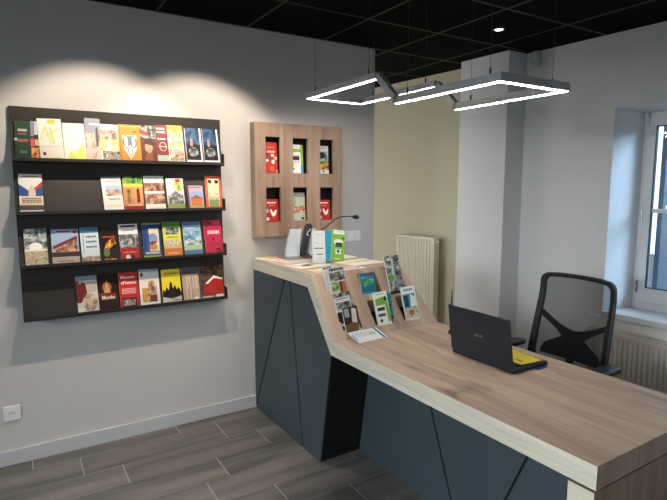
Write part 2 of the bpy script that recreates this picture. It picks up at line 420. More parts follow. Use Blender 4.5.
# ------------------------------------------------------------------ small wall fittings
t = thing('wall_socket', 'white single power socket low on the left wall', 'socket', (-0.068, WALLY, 0.31))
b = MB(); b.box(-0.043, -0.009, -0.043, 0.043, 0, 0.043, M_white); b.build('cover_plate', t, bevel=0.003)
Rx = Matrix.Rotation(radians(90), 4, 'X')
b = MB(); b.lathe([(0.0215, 0.0), (0.0215, 0.0112), (0.019, 0.0115), (0.019, 0.0098), (0.001, 0.0096)], (0, 0, 0), M_white, 24, Rx); b.build('socket_well', t)
b = MB()
for x, z in ((-0.0095, 0), (0.0095, 0)): b.lathe([(0.003, 0.0095), (0.003, 0.0104)], (x, 0, z), M_black, 10, Rx)
b.lathe([(0.0024, 0.0095), (0.0024, 0.016)], (0, 0, 0.010), M_chrome, 10, Rx); b.build('contacts', t)
t = thing('light_switch', 'white two-gang switch plate right of the oak wall unit', 'switch', (2.308, WALLY, 1.225))
b = MB(); b.box(-0.072, -0.009, -0.041, 0.072, 0, 0.041, M_white); b.build('cover_plate', t, bevel=0.003)
for x in (-0.035, 0.035):
    b = MB(); b.box(x-0.023, -0.013, -0.023, x+0.023, -0.009, 0.023, M_white); b.build('rocker', t, bevel=0.002)
t = thing('alarm_sounder', 'small pale grey alarm box high in the corner beside the pillar', 'alarm', wp(0.02, 0, 2.625), math.atan2(WE.y, WE.x))
M_al = mat('pale_grey_plastic', '#b9bcbc', 0.45)
b = MB(); pts = []
for i in range(20):
    a = 2*pi*i/20; c_, s__ = cos(a), sin(a)
    pts.append((0.042*math.copysign(abs(c_)**0.5, c_), 0, 0.062*math.copysign(abs(s__)**0.5, s__)))
b.prism(pts, (0, -0.045, 0), M_al); b.build('housing', t, bevel=0.006)
b = MB(); b.lathe([(0.016, 0.045), (0.014, 0.052), (0.004, 0.056)], (0, 0, 0.02), M_white, 16, Rx); b.build('lens', t)

# ------------------------------------------------------------------ ceiling downlights
M_lens = mat('lit_downlight_lens', '#fff2dd', 0.4, emit=6)
def downlight(x, y, label):
    t = thing('downlight', label, 'ceiling light', (x, y, H), group=None)
    b = MB(); b.lathe([(0.045, 0), (0.045, -0.006), (0.036, -0.009), (0.030, -0.004), (0.030, 0)], (0, 0, 0), mat('black_trim_ring', '#222222', 0.4), 24); b.build('trim_ring', t)
    b = MB(); b.lathe([(0.028, -0.001), (0.026, -0.006)], (0, 0, 0), M_lens, 20); b.build('lens', t)
downlight(2.93, 2.57, 'small lit recessed downlight in the black ceiling near the pillar')
downlight(0.52, 2.66, 'recessed ceiling spotlight aimed at the left half of the leaflet rack')
downlight(1.12, 2.66, 'recessed ceiling spotlight aimed at the right half of the leaflet rack')

# ------------------------------------------------------------------ reception desk
D = thing('reception_desk', 'long reception desk with oak top, sloping leaflet section and slate blue fronts', 'desk', (1.48, 0.845, 0), 0.0097)
DO = Vector((1.48, 0.845, 0))
class DB(MB):
    def build(s, name, parent=None, **k):
        s.v = [tuple(Vector(p)-DO) for p in s.v]; return super().build(name, parent, **k)
XF, XB, TH = 1.473, 2.25, 0.08
ZD, ZC = 0.77, 1.11
TL, TU = (2.352, ZD), (2.600, ZC); BL, BU = (2.378, ZD-TH), (2.635, ZC-TH)
YN, YW = 0.845, WALLY-0.010
wt = DB()
def yzprism(mb, pts, x0, x1, m): mb.prism([(x0, y, z) for y, z in pts], (x1-x0, 0, 0), m)
yzprism(wt, [(YN, ZD), TL, BL, (YN, ZD-TH)], XF, XB, M_oak)
XC = 2.135
yzprism(wt, [TU, (YW, ZC), (YW, ZC-TH), BU], XF, XC, M_oak)
HX = [(1.560, 1.690), (1.785, 1.920), (2.000, 2.114)]
HS = [(0.13, 0.50), (0.60, 0.94)]
def lerp2(a, b_, s_): return (a[0]+(b_[0]-a[0])*s_, a[1]+(b_[1]-a[1])*s_)
ss = [0]+[q for h in HS for q in h]+[1]
def slope_cell(mb, x0, x1, sa, sb_, m):
    yzprism(mb, [lerp2(TL, TU, sa), lerp2(TL, TU, sb_), lerp2(BL, BU, sb_), lerp2(BL, BU, sa)], x0, x1, m)
slope_cell(wt, XF, HX[0][0], 0, 1, M_oak); slope_cell(wt, HX[0][1], HX[1][0], 0, 1, M_oak)
slope_cell(wt, HX[1][1], HX[2][0], 0, 1, M_oak)
q_ = [Vector((x, y, z)) for x in (HX[2][1],) for y, z in (TL, TU, BU, BL)] + [Vector((XB, *TL)), Vector((XC, *TU)), Vector((XC, *BU)), Vector((XB, *BL))]
wt.add(q_, [(0, 1, 2, 3), (7, 6, 5, 4), (0, 4, 5, 1), (1, 5, 6, 2), (2, 6, 7, 3), (3, 7, 4, 0)], M_oak)
for hx in HX:
    for i in (0, 2, 4): slope_cell(wt, hx[0], hx[1], ss[i], ss[i+1], M_oak)
wt.build('worktop', D)
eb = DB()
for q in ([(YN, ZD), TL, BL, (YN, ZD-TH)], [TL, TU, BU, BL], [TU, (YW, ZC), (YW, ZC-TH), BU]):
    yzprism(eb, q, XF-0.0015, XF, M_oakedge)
o = eb.build('edge_banding', D); o['label'] = 'pale oak edge strip, part of its paleness painted light'
# pockets below the six openings
dn = Vector((0, BL[0]-TL[0], BL[1]-TL[1])).normalized()
for hx in HX:
    for h in HS:
        a = Vector((0, *lerp2(BL, BU, h[0]))); c = Vector((0, *lerp2(BL, BU, h[1])))
        d = Vector((0, 0.02, -0.03)); e_ = 0.004
        pk = DB()
        def qd(P, x0, x1): yzprism(pk, [(p.y, p.z) for p in P], x0, x1, M_black)
        al = (c-a).normalized()
        qd([a, a-al*e_, a-al*e_+d, a+d], hx[0]-e_, hx[1]+e_)
        qd([c, c+al*e_, c+al*e_+d, c+d], hx[0]-e_, hx[1]+e_)
        qd([a+d, c+d, c+d*1.1, a+d*1.1], hx[0]-e_, hx[1]+e_)
        qd([a, c, c+d, a+d], hx[0]-e_, hx[0]); qd([a, c, c+d, a+d], hx[1], hx[1]+e_)
        pk.build('pocket', D)
# carcass
cb = DB()
yzprism(cb, [(YW-0.004, 0), (2.506, 0), (2.40, 0.60), (YW-0.004, 0.60)], XF+0.014, 2.125, M_black)
yzprism(cb, [(YW-0.004, 0.60), (3.02, 0.60), (3.02, ZC-TH), (YW-0.004, ZC-TH)], XF+0.014, 2.125, M_black)
yzprism(cb, [(3.02, 0.60), (2.40, 0.60), (2.390, 0.69), (2.650, ZC-TH), (3.02, ZC-TH)], 2.119, 2.125, M_black)
yzprism(cb, [(3.02, 0.60), (2.40, 0.60), (2.390, 0.69), (2.650, ZC-TH), (3.02, ZC-TH)], XF+0.014, XF+0.03, M_black)
yzprism(cb, [(2.40, 0.60), (2.375, 0.69), (2.45, 0.69), (2.45, 0.60)], XF+0.03, 2.119, M_black)
cb.build('carcass', D)
g = 0.0065; zt_ = ZC-TH-0.006
for q in ([(YW, 0), (3.424+g, 0), (2.941+g, zt_), (YW, zt_)],
          [(3.424-g, 0), (2.715+g, 0), (2.865+g, zt_), (2.941-g, zt_)],
          [(2.715-g, 0), (2.503, 0), (2.381, 0.69), (2.634, zt_), (2.865-g, zt_)]):
    p = DB(); yzprism(p, q, XF+0.002, XF+0.014, M_slate); p.build('front_panel', D)
zt_ = ZD-TH-0.001
YR = 0.94
for q in ([(2.50, 0), (1.687+g, 0), (1.943+g, zt_), (2.382, zt_)],
          [(1.687-g, 0), (1.509+g, 0), (1.224+g, zt_), (1.943-g, zt_)],
          [(1.509-g, 0), (YR, 0), (YR, zt_), (1.224-g, zt_)]):
    p = DB(); yzprism(p, q, 1.755, 1.767, M_slate); p.build('front_panel', D)
p = DB(); yzprism(p, [(2.50, 0), (YR, 0), (YR, zt_), (2.382, zt_)], 1.767, 1.785, M_black); p.build('backing_board', D)
p = DB(); p.box(XF+0.003, YN+0.006, 0, 2.22, YR, ZD-TH-0.012, M_oakz); p.build('end_panel', D)
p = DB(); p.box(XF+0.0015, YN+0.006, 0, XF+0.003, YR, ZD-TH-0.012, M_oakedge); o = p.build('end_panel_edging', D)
p = DB(); p.box(XF+0.02, YN+0.02, ZD-TH-0.012, 2.2, YR-0.01, ZD-TH, M_black); p.build('shadow_gap_strip', D)

# ------------------------------------------------------------------ printed matter
def art(mb, items, W_, H_, y, T=None):
    """lay the cover's inks on the face at local y (facing -y); u,v in 0..1"""
    lay = 0
    def P(u, v, yy):
        p = Vector(((u-0.5)*W_, yy, v*H_)); return T @ p if T else p
    for it in items:
        lay += 1; yy = y - 0.00018*lay
        k, c = it[0], it[-1]
        if isinstance(c, tuple):
            m = photo_mat(list(c[1:]), c[0])
        elif isinstance(c, str): m = mat('printed_ink', c, 0.45, spec=0.3)
        else: m = c
        if k == 'r':
            u0, v0, u1, v1 = it[1:5]; vs = [P(u0, v0, yy), P(u1, v0, yy), P(u1, v1, yy), P(u0, v1, yy)]; mb.add(vs, [(0, 1, 2, 3)], m)
        elif k == 'e':
            cu, cv, ru, rv = it[1:5]; n = 18
            mb.add([P(cu+ru*cos(2*pi*i/n), cv+rv*sin(2*pi*i/n), yy) for i in range(n)], [tuple(range(n))], m)
        elif k == 'o':      # ring
            cu, cv, ru, rv, th = it[1:6]; n = 18
            vs = [P(cu+ru*cos(2*pi*i/n), cv+rv*sin(2*pi*i/n), yy) for i in range(n)] + [P(cu+(ru-th)*cos(2*pi*i/n), cv+(rv-th*W_/H_)*sin(2*pi*i/n), yy) for i in range(n)]
            mb.add(vs, [(i, (i+1) % n, n+(i+1) % n, n+i) for i in range(n)], m)
        elif k == 'p':
            mb.add([P(u, v, yy) for u, v in it[1]], [tuple(range(len(it[1])))], m)
        elif k == 'l':      # stroke
            (u0, v0), (u1, v1), th = it[1], it[2], it[3]
            a = Vector(((u1-u0)*W_, (v1-v0)*H_)); n_ = Vector((-a.y, a.x)).normalized()*th/2
            du, dv = n_.x/W_, n_.y/H_
            mb.add([P(u0-du, v0-dv, yy), P(u1-du, v1-dv, yy), P(u1+du, v1+dv, yy), P(u0+du, v0+dv, yy)], [(0, 1, 2, 3)], m)
        elif k == 'w':      # lines of small unreadable print: u0 v_top u1 rows height
            u0, v, u1, rows, hh = it[1:6]
            r_ = random.Random(int(v*1000)+rows)
            for q in range(rows):
                x = u0
                while x < u1-0.02:
                    ln = r_.uniform(0.05, 0.14); x2 = min(x+ln, u1)
                    vv = v - q*hh*1.8
                    mb.add([P(x, vv-hh, yy), P(x2, vv-hh, yy), P(x2, vv, yy), P(x, vv, yy)], [(0, 1, 2, 3)], m); x = x2+0.025
        elif k == 't':
            u, v, hh, txt = it[1:5]; vs, fs = text_mesh(txt, True)
            x0 = min(p[0] for p in vs); x1 = max(p[0] for p in vs); wid = it[5] if len(it) > 6 else None
            sx = (wid*W_/(x1-x0)) if wid else hh*H_/0.72
            mb.add([P(u + (p[0]-x0)*sx/W_, v + p[1]*hh/0.72, yy) for p in vs], fs, m)
_bc = {}
def brochure(label, W_, H_, items, loc, lean=-8, yaw=0, t=0.003, group='tourist leaflets', cat='brochure', name='brochure', roll=0, paper=None, parent=None):
    mb = MB(); pm = paper or M_paper
    mb.box(-W_/2, -t, 0, W_/2, 0, H_, pm)
    art(mb, items, W_, H_, -t)
    R = Matrix.Rotation(radians(yaw), 4, 'Z') @ Matrix.Rotation(radians(lean), 4, 'X') @ Matrix.Rotation(radians(roll), 4, 'Y')
    o = mb.build(name, loc=loc, rot=R.to_euler())
    return tag(o, label, cat, group)

# ------------------------------------------------------------------ wall rack
RK = thing('leaflet_rack', 'dark brown wall rack with four leaflet shelves', 'display rack', (0.63, WALLY, 0.85))
RO = Vector((0.63, WALLY, 0.85))
class RB(MB):
    def build(s, name, parent=None, **k):
        s.v = [tuple(Vector(p)-RO) for p in s.v]; return super().build(name, parent, **k)
rx0, rx1 = 0.025, 1.225
b = RB(); b.box(rx0, WALLY-0.022, 0.855, rx1, WALLY, 2.057, M_rack); b.build('back_board', RK, bevel=0.001)
LIPZ = [1.752, 1.458, 1.158, 0.858]
YL = 3.335      # front of the shelf lip
for z in LIPZ:
    b = RB()
    b.box(rx0, YL, z, rx1-0.006, WALLY-0.022, z+0.004, M_rack)                     # shelf bottom
    b.box(rx0, YL, z, rx1-0.006, YL+0.003, z+0.022, M_rack)                        # front lip
    # leaning back rest with a folded step
    b.prism([(rx0+0.002, YL+0.030, z+0.004), (rx0+0.002, YL+0.033, z+0.004), (rx0+0.002, WALLY-0.024, z+0.205), (rx0+0.002, WALLY-0.027, z+0.205)], (rx1-rx0-0.01, 0, 0), M_rack)
    so = b.build('shelf', RK)
    for x in (rx0-0.001, rx1-0.008):
        e_ = RB(); e_.box(x, YL-0.001, z-0.001, x+0.003, WALLY-0.022, z+0.078, M_rack); e_.build('end_bracket', so)
    e_ = RB(); e_.box(rx0+0.003, YL+0.004, z+0.022, rx1-0.010, YL+0.0065, z+0.092, M_acryl); o = e_.build('front_guard', so); o['label'] = 'clear acrylic strip'

PH = dict(
 village=(70, '#4a5a30', '#8a8a55', '#d8cfb5', '#b08a6a', '#efe8d8'),
 crowd=(160, '#222222', '#555049', '#b8a79a', '#efe6dc'),
 stone=(55, '#5c5048', '#8a7464', '#c9b49f', '#e6d6c2'),
 lake=(45, '#2c4d6e', '#4f7f9f', '#8fb5c4', '#dfe7ea'),
 dark=(60, '#0f0d0c', '#2b201b', '#5c3a26', '#a9764a'),
 food=(70, '#140d0a', '#5f2a12', '#d08030', '#f0c060', '#6e8c3a'),
 dusk=(40, '#0e1d33', '#18395c', '#2f5f86', '#5d7f94'),
 fields=(60, '#5d7a35', '#a9b45a', '#e6d9a2', '#c79a72'),
 winter=(70, '#3a4648', '#68787a', '#b9c2bf', '#eef0ec'),
 brown=(60, '#3b241c', '#7a5240', '#b88c72', '#e2cdb8'),
 people=(80, '#2d2626', '#8a5e48', '#d0a184', '#efe9e0'),
 green=(70, '#1c3a20', '#3c7a34', '#84b050', '#cbdc9a'),
 teal=(60, '#0d3a44', '#12707c', '#2fa0a0', '#bfe0c0'),
 mono=(70, '#141414', '#474a48', '#8f9591', '#dcdfdc'),
)
W = '#e2ded4'
def full(c): return ('r', 0, 0, 1, 1, c)
ROWS = [
 (LIPZ[0], [
  (0.041, 0.116, 1.976, [full('#123a26'), ('w', .22, .80, .8, 2, .02, '#e8e8e0'), ('r', .25, .66, .75, .70, '#a83a34'), ('w', .2, .54, .85, 2, .02, '#d0704a'), ('r', 0, .5, .16, .56, '#c9c9c4'), ('w', .3, .25, .75, 2, .02, '#7fa088')], 'dark green booklet, leftmost on the top shelf of the wall rack', 2),
  (0.116, 0.160, 1.979, [full('#2a2226'), ('r', 0, .62, .35, 1, '#7c8aa0'), ('r', .4, .66, .8, 1, '#c9c4c4'), ('r', 0, .36, .4, .56, '#d6455a'), ('r', .45, .38, .95, .54, '#b7b07a'), ('r', .05, .05, .9, .34, PH['food'])], 'narrow multicoloured photo booklet beside the dark green one', 3),
  (0.162, 0.282, 1.998, [full(W), ('r', .42, .88, .76, .99, '#c9c436'), ('l', (.08, .5), (.32, .82), .006, '#cdd060'), ('l', (.32, .82), (.5, .4), .006, '#cdd060'), ('l', (.3, .6), (.9, .78), .007, '#cdd060'), ('l', (.5, .8), (.62, .4), .008, '#cdd060'), ('l', (.4, .56), (.9, .54), .004, '#d9db8a'), ('r', .12, .14, .25, .21, '#444444'), ('r', .05, .34, .95, .347, '#b7b48a'), ('r', .05, .03, .9, .08, '#cfd050')], 'wide white map leaflet with thick lime green lines on the top shelf', -2),
  (0.284, 0.397, 1.980, [full('#e6e4d8'), ('p', [(.3, .02), (.95, .05), (.9, .5), (.6, .3)], '#dfe56a'), ('l', (.1, .3), (.7, .25), .003, '#c8cc70'), ('p', [(.1, .1), (.35, .3), (.55, .05)], '#cdd87a'), ('l', (.3, .9), (.6, .5), .002, '#d5d8a0')], 'pale leaflet with lime green patches in its lower half, top shelf', -1),
  (0.393, 0.476, 2.016, [full('#8a8f9c'), ('r', 0, .3, 1, .66, PH['stone']), ('p', [(.1, .3), (.1, .7), (.25, .62), (.4, .66), (.4, .3)], '#cdb8a6'), ('p', [(.7, .35), (.7, .76), (.77, .82), (.84, .76), (.84, .35)], '#4a4244'), ('r', 0, 0, 1, .3, '#cdb9aa'), ('l', (.3, 0), (.6, .2), .003, '#5b4a44'), ('l', (.5, 0), (.75, .25), .003, '#5b4a44'), ('w', .3, .88, .9, 1, .035, '#e6e6ea')], 'tall grey-blue leaflet showing a castle tower on the top shelf', 2),
  (0.474, 0.579, 1.985, [full('#efe8da'), ('r', 0, .55, 1, .86, PH['stone']), ('r', 0, .3, 1, .6, PH['fields']), ('p', [(.25, .3), (.55, .6), (.6, .6), (.5, .3)], '#f0ead8'), ('r', .1, 0, 1, .3, PH['crowd'])], 'village and garden photo leaflet left of the orange one', 1),
  (0.581, 0.703, 1.990, [full('#c8862a'), ('p', [(.17, .72), (.83, .72), (.78, .35), (.5, .1), (.22, .35)], '#ece8e0'), ('o', .33, .55, .14, .17, .05, '#2a3350'), ('o', .67, .55, .14, .17, .05, '#2a3350'), ('o', .5, .30, .12, .12, .04, '#2a3350'), ('r', .4, .45, .6, .7, '#6b7086'), ('w', .12, .96, .9, 1, .02, '#f0c878'), ('r', .65, .8, .85, .83, '#7a2d20'), ('r', .02, 0, .1, 1, '#b87a26')], 'orange yellow leaflet with a dark knotwork shield', 0),
  (0.702, 0.798, 1.992, [full(W), ('r', 0, .66, 1, 1, PH['mono']), ('p', [(0, .78), (.5, .72), (.5, .8), (0, .92)], '#c8382c'), ('r', 0, 0, 1, .66, '#5a2f20'), ('e', .5, .42, .24, .15, '#c58f66'), ('p', [(.12, .52), (.9, .46), (.8, .56), (.66, .66), (.35, .66), (.25, .56)], '#3a2118'), ('p', [(.2, 0), (.3, .26), (.7, .28), (.85, 0)], '#8a4a2c')], 'leaflet with a portrait of a person in a hat', 1),
  (0.798, 0.870, 2.000, [full('#7d2530'), ('w', .1, .93, .8, 2, .05, '#e9c9c4'), ('r', .1, .62, .8, .66, '#e9c9c4'), ('o', .55, .44, .3, .12, .05, '#c9c3b6'), ('r', 0, 0, 1, .22, '#a9bcae'), ('l', (.2, .44), (.9, .44), .004, '#d8d0c0')], 'slim dark red leaflet with a wheel emblem and pale green foot', 0),
  (0.872, 0.968, 2.004, [full('#e8dfca'), ('r', .05, .68, .95, .88, PH['fields']), ('r', 0, .88, 1, 1, '#b8993a'), ('r', .05, .42, .95, .6, PH['fields']), ('r', .05, .08, .95, .38, PH['stone']), ('w', .1, .66, .9, 1, .02, '#8a6a4a')], 'cream leaflet with landscape photos and a yellow header', 0),
  (0.980, 1.085, 1.992, [full('#e9eef2'), ('r', .02, .12, .9, 1, PH['dusk']), ('r', .02, .12, .9, .55, '#10141c'), ('r', .3, .5, .44, .7, '#c0826a'), ('e', .45, .34, .30, .13, PH['mono']), ('e', .45, .40, .2, .05, '#39424a'), ('r', .55, .03, .85, .06, '#a03830')], 'dark blue night valley leaflet, the left one of two alike on the top shelf', 0),
  (1.095, 1.200, 1.992, [full('#e9eef2'), ('r', .02, .12, .9, 1, PH['dusk']), ('r', .02, .12, .9, .55, '#10141c'), ('r', .3, .5, .44, .7, '#c0826a'), ('e', .45, .34, .30, .13, PH['mono']), ('e', .45, .40, .2, .05, '#39424a'), ('r', .55, .03, .85, .06, '#a03830')], 'dark blue night valley leaflet, rightmost on the top shelf', 0)]),
 (LIPZ[1], [
  (0.044, 0.160, 1.687, [full('#e9e5e0'), ('w', .2, .95, .8, 1, .02, '#a04a40'), ('p', [(0, .45), (0, .75), (.5, .55), (1, .8), (1, .45)], '#31548c'), ('p', [(.55, .6), (1, .82), (1, .72), (.6, .55)], '#b94038'), ('r', .1, .22, .95, .45, '#d9c8ae'), ('p', [(.4, .22), (.4, .58), (.55, .74), (.7, .58), (.7, .22)], '#d9c8ae'), ('w', .12, .4, .95, 3, .025, '#6a5a50'), ('r', 0, .1, 1, .22, '#5a4a42'), ('r', .1, .02, .95, .08, '#e9e5e0')], 'leaflet with a pale domed church on blue, alone at left of the second shelf', 1),
  (0.478, 0.588, 1.680, [full('#efe9e2'), ('r', 0, .95, 1, 1, '#5e6a78'), ('w', .2, .86, .9, 1, .02, '#a0552e'), ('r', .18, .45, .98, .74, PH['stone']), ('r', .18, .62, .98, .74, '#aebfd6'), ('w', .3, .38, .85, 2, .015, '#a07a6a'), ('r', .1, .17, .95, .18, '#c98a7a')], 'white leaflet with a framed house photo on the second shelf', -3),
  (0.590, 0.706, 1.676, [full('#c88a5a'), ('r', 0, .76, 1, 1, PH['green']), ('r', 0, .7, 1, .8, '#d6cc4a'), ('r', .08, .22, .46, .68, '#c08a5c'), ('r', .54, .22, .94, .68, '#d89a66'), ('e', .27, .58, .08, .06, '#6b4a34'), ('e', .74, .6, .08, .06, '#4a1f1a'), ('r', .2, .26, .34, .54, '#8a6a4a'), ('r', .66, .26, .82, .55, '#6b2a20'), ('r', 0, 0, 1, .16, '#8f2018'), ('w', .2, .2, .9, 1, .03, '#e8d8c0')], 'leaflet with two old brown figure portraits below a green strip', 0),
  (0.715, 0.836, 1.683, [full('#f0ece6'), ('r', 0, .56, 1, .80, PH['brown']), ('r', 0, .2, 1, .50, PH['brown']), ('w', .1, .9, .8, 1, .015, '#b9b2aa'), ('w', .15, .1, .9, 1, .02, '#b9a49a')], 'white leaflet with two broad brown photos on the second shelf', 0),
  (0.850, 0.958, 1.668, [full('#ece8e2'), ('e', .7, .78, .32, .2, PH['fields']), ('r', .05, .22, .95, .48, PH['mono']), ('p', [(.2, .48), (.5, .62), (.9, .48)], '#7c7f86'), ('r', 0, .05, 1, .22, '#8a9a54'), ('r', .55, .88, .8, .98, '#b03a30')], 'leaflet with a house under an autumn tree', 0),
  (0.982, 1.085, 1.622, [full('#b9a6b8'), ('r', 0, .3, 1, .75, '#8fa6cf'), ('r', .2, .2, .9, .46, '#cf7a44'), ('p', [(.15, .46), (.55, .62), (.95, .46)], '#a0523a'), ('r', 0, 0, 1, .2, '#b8a65a'), ('w', .15, .95, .9, 1, .04, '#7d4a50'), ('r', 0, 0, .08, 1, '#7c2a2a')], 'short lavender leaflet with an orange-walled house, second shelf', 0),
  (1.096, 1.205, 1.686, [full('#cf5f38'), ('r', .16, .1, .86, .92, '#d9d3a8'), ('r', .2, .1, .82, .5, PH['village']), ('r', .2, .78, .4, .88, '#1d1a18'), ('r', .6, .78, .82, .88, '#1d1a18'), ('p', [(.3, .4), (.5, .66), (.7, .4)], '#d9c7ae'), ('r', .2, .1, .82, .3, '#7a9a5c')], 'leaflet with a broad orange frame at the right end of the second shelf', 3)]),
 (LIPZ[2], [
  (0.053, 0.165, 1.379, [full('#a9b2b0'), ('r', 0, .62, 1, 1, PH['winter']), ('r', 0, .5, 1, .66, PH['mono']), ('e', .5, .52, .3, .12, '#f2f0ea'), ('r', 0, .42, 1, .46, '#e8e4da'), ('r', 0, 0, 1, .42, PH['village'])], 'grey green leaflet with a white oval seal, leftmost on the third shelf', 0),
  (0.186, 0.328, 1.384, [full('#9fb6cf'), ('r', 0, .93, 1, 1, '#3a3f5e'), ('r', .2, .86, .7, .9, '#b0453c'), ('r', .8, .82, .95, .9, '#b0453c'), ('p', [(.1, .3), (.1, .5), (.95, .72), (.95, .3)], PH['brown']), ('p', [(.05, .5), (.95, .76), (.95, .68), (.05, .42)], '#7a3030'), ('r', 0, .22, 1, .34, '#3b2b28'), ('r', 0, 0, 1, .22, '#b9a99a'), ('w', .2, .12, .8, 1, .03, '#7d6a60')], 'wide blue leaflet showing a red-roofed market hall', 1),
  (0.341, 0.440, 1.376, [full('#cfdbe2'), ('r', 0, .84, 1, 1, '#4f86a6'), ('w', .3, .76, .9, 1, .05, '#5a6a80'), ('w', .3, .62, .9, 1, .05, '#5a6a80'), ('w', .3, .48, .9, 1, .05, '#5a6a80'), ('r', .12, .3, .18, .8, '#9fb0bd'), ('r', 0, 0, 1, .2, PH['stone'])], 'pale blue leaflet with three lines of text on the third shelf', -1),
  (0.452, 0.540, 1.345, [full('#1a110e'), ('w', .1, .85, .9, 1, .05, '#c04a24'), ('p', [(.1, .3), (.3, .65), (.8, .8), (.95, .6), (.5, .45), (.35, .25)], PH['food']), ('e', .3, .3, .2, .12, '#5f7f30'), ('r', .1, .02, .9, .12, PH['food'])], 'black leaflet with orange food photo on the third shelf', 0),
  (0.555, 0.667, 1.386, [full('#e8e6e4'), ('r', .1, .92, .9, .97, '#25282c'), ('w', .2, .85, .8, 1, .04, '#9aa0ac'), ('r', 0, .36, 1, .72, PH['mono']), ('e', .6, .52, .09, .08, '#c0b0b0'), ('r', 0, 0, 1, .36, '#a5231e'), ('w', .15, .24, .85, 1, .02, '#e0b0a8'), ('e', .38, .1, .12, .07, '#ead8d4'), ('e', .64, .1, .09, .05, '#2a1a1a')], 'leaflet white above, grey photo, bright red below, third shelf', -1),
  (0.692, 0.800, 1.387, [full('#21427f'), ('r', .2, .22, .9, .85, '#d9cfa8'), ('e', .55, .55, .28, .17, '#7f93b4'), ('e', .55, .34, .24, .1, '#b98a4c'), ('p', [(.25, .42), (.5, .5), (.8, .48), (.5, .38)], '#8a3a34'), ('r', .2, .22, .34, .85, '#2a4d8c'), ('r', 0, .96, 1, 1, '#8a9a3c'), ('r', 0, 0, 1, .1, '#93ad3a'), ('w', .1, .2, .9, 1, .06, '#c8c9b8')], 'deep blue leaflet with a cream playing-board pattern', 1),
  (0.818, 0.930, 1.392, [full('#c9cf5a'), ('r', 0, .86, 1, 1, '#3a7a34'), ('r', .15, .64, .9, .84, PH['mono']), ('r', 0, .5, 1, .64, '#d9d24a'), ('w', .2, .58, .8, 1, .03, '#5a7a30'), ('r', .05, .28, .95, .5, PH['village']), ('r', 0, 0, 1, .26, '#d0793a'), ('w', .2, .14, .8, 1, .03, '#f0d8a8')], 'green, yellow and orange banded leaflet on the third shelf', 0),
  (0.946, 1.065, 1.387, [full('#8fb0cf'), ('r', 0, .9, 1, 1, '#3f6796'), ('r', .05, .46, .95, .72, PH['lake']), ('r', 0, .3, 1, .46, PH['winter']), ('r', 0, .16, 1, .32, '#a5bf9a'), ('r', 0, 0, 1, .18, '#4f7da6'), ('w', .1, .84, .7, 1, .04, '#e6edf2')], 'sky blue leaflet with a lakeside town', 0),
  (1.085, 1.205, 1.392, [full('#b72248'), ('w', .2, .70, .85, 1, .10, '#e9b9c4'), ('p', [(.1, .98), (.45, .92), (.4, .82), (.3, .9)], '#3a1018'), ('e', .5, .46, .07, .04, '#3a1018'), ('w', .25, .34, .8, 1, .02, '#6a1428'), ('o', .72, .12, .12, .07, .05, '#2a0c12'), ('l', (.6, .16), (.95, .1), .004, '#2a0c12')], 'crimson pink leaflet, rightmost on the third shelf', 0)]),
 (LIPZ[3], [
  (0.303, 0.418, 1.084, [full('#d6cfc6'), ('p', [(0, .3), (0, .95), (.45, .8), (.5, .55), (.2, .3)], '#6b2a26'), ('r', 0, .88, 1, 1, '#8797a8'), ('p', [(.1, .8), (.2, .95), (.3, .8)], '#c9c0b8'), ('e', .6, .3, .34, .24, PH['stone']), ('e', .6, .3, .16, .11, '#cbb894'), ('r', .5, .56, .95, .84, '#bdb6ac'), ('r', 0, 0, .3, .16, '#e6e2da')], 'leaflet with a round clock face, leftmost on the bottom shelf', -1),
  (0.420, 0.520, 1.081, [full('#2a1512'), ('e', .5, .66, .26, .14, '#a5603a'), ('p', [(.3, .5), (.5, .86), (.7, .5)], '#c99a6a'), ('r', 0, .3, 1, .5, PH['dark']), ('r', .1, .4, .95, .48, '#8a2a1c'), ('t', .18, .33, .10, 'Musée', .72, '#efe3d3')], 'dark leaflet with a figure and the word Musée', 0),
  (0.540, 0.652, 1.085, [full('#c0322e'), ('t', .10, .83, .085, 'Maison', .74, '#f6ecea'), ('t', .10, .68, .085, "d'Izieu", .8, '#f6ecea'), ('w', .12, .56, .85, 4, .022, '#f0c8c0'), ('r', .1, .06, .86, .30, '#1e1714'), ('r', .15, .09, .8, .26, PH['crowd'])], "red leaflet reading Maison d'Izieu in white letters", 0),
  (0.658, 0.780, 1.093, [full('#e4e4e4'), ('r', 0, .93, 1, 1, '#8fa8bd'), ('e', .14, .86, .08, .05, '#a0302c'), ('r', .12, .15, .9, .8, '#e9ddd0'), ('r', .12, .12, .6, .5, '#cf9a3c'), ('p', [(.35, .15), (.45, .66), (.7, .7), (.85, .5), (.8, .1)], PH['people']), ('r', .5, .12, .85, .3, '#6a3a2c'), ('r', 0, 0, 1, .08, '#efefec')], 'white edged leaflet with people around a yellow mass, bottom shelf', 1),
  (0.795, 0.915, 1.082, [full('#e2cf28'), ('r', 0, 0, 1, .24, '#c9c7bd'), ('p', [(0, .22), (.05, .44), (.14, .36), (.22, .5), (.34, .4), (.42, .62), (.52, .62), (.56, .44), (.68, .54), (.78, .4), (.88, .48), (1, .3), (1, .22), (.5, .15)], '#17150e'), ('w', .2, .9, .85, 1, .04, '#8a7d18'), ('w', .55, .12, .9, 1, .03, '#4a4a44')], 'yellow leaflet with black silhouettes of a cheering band', 1),
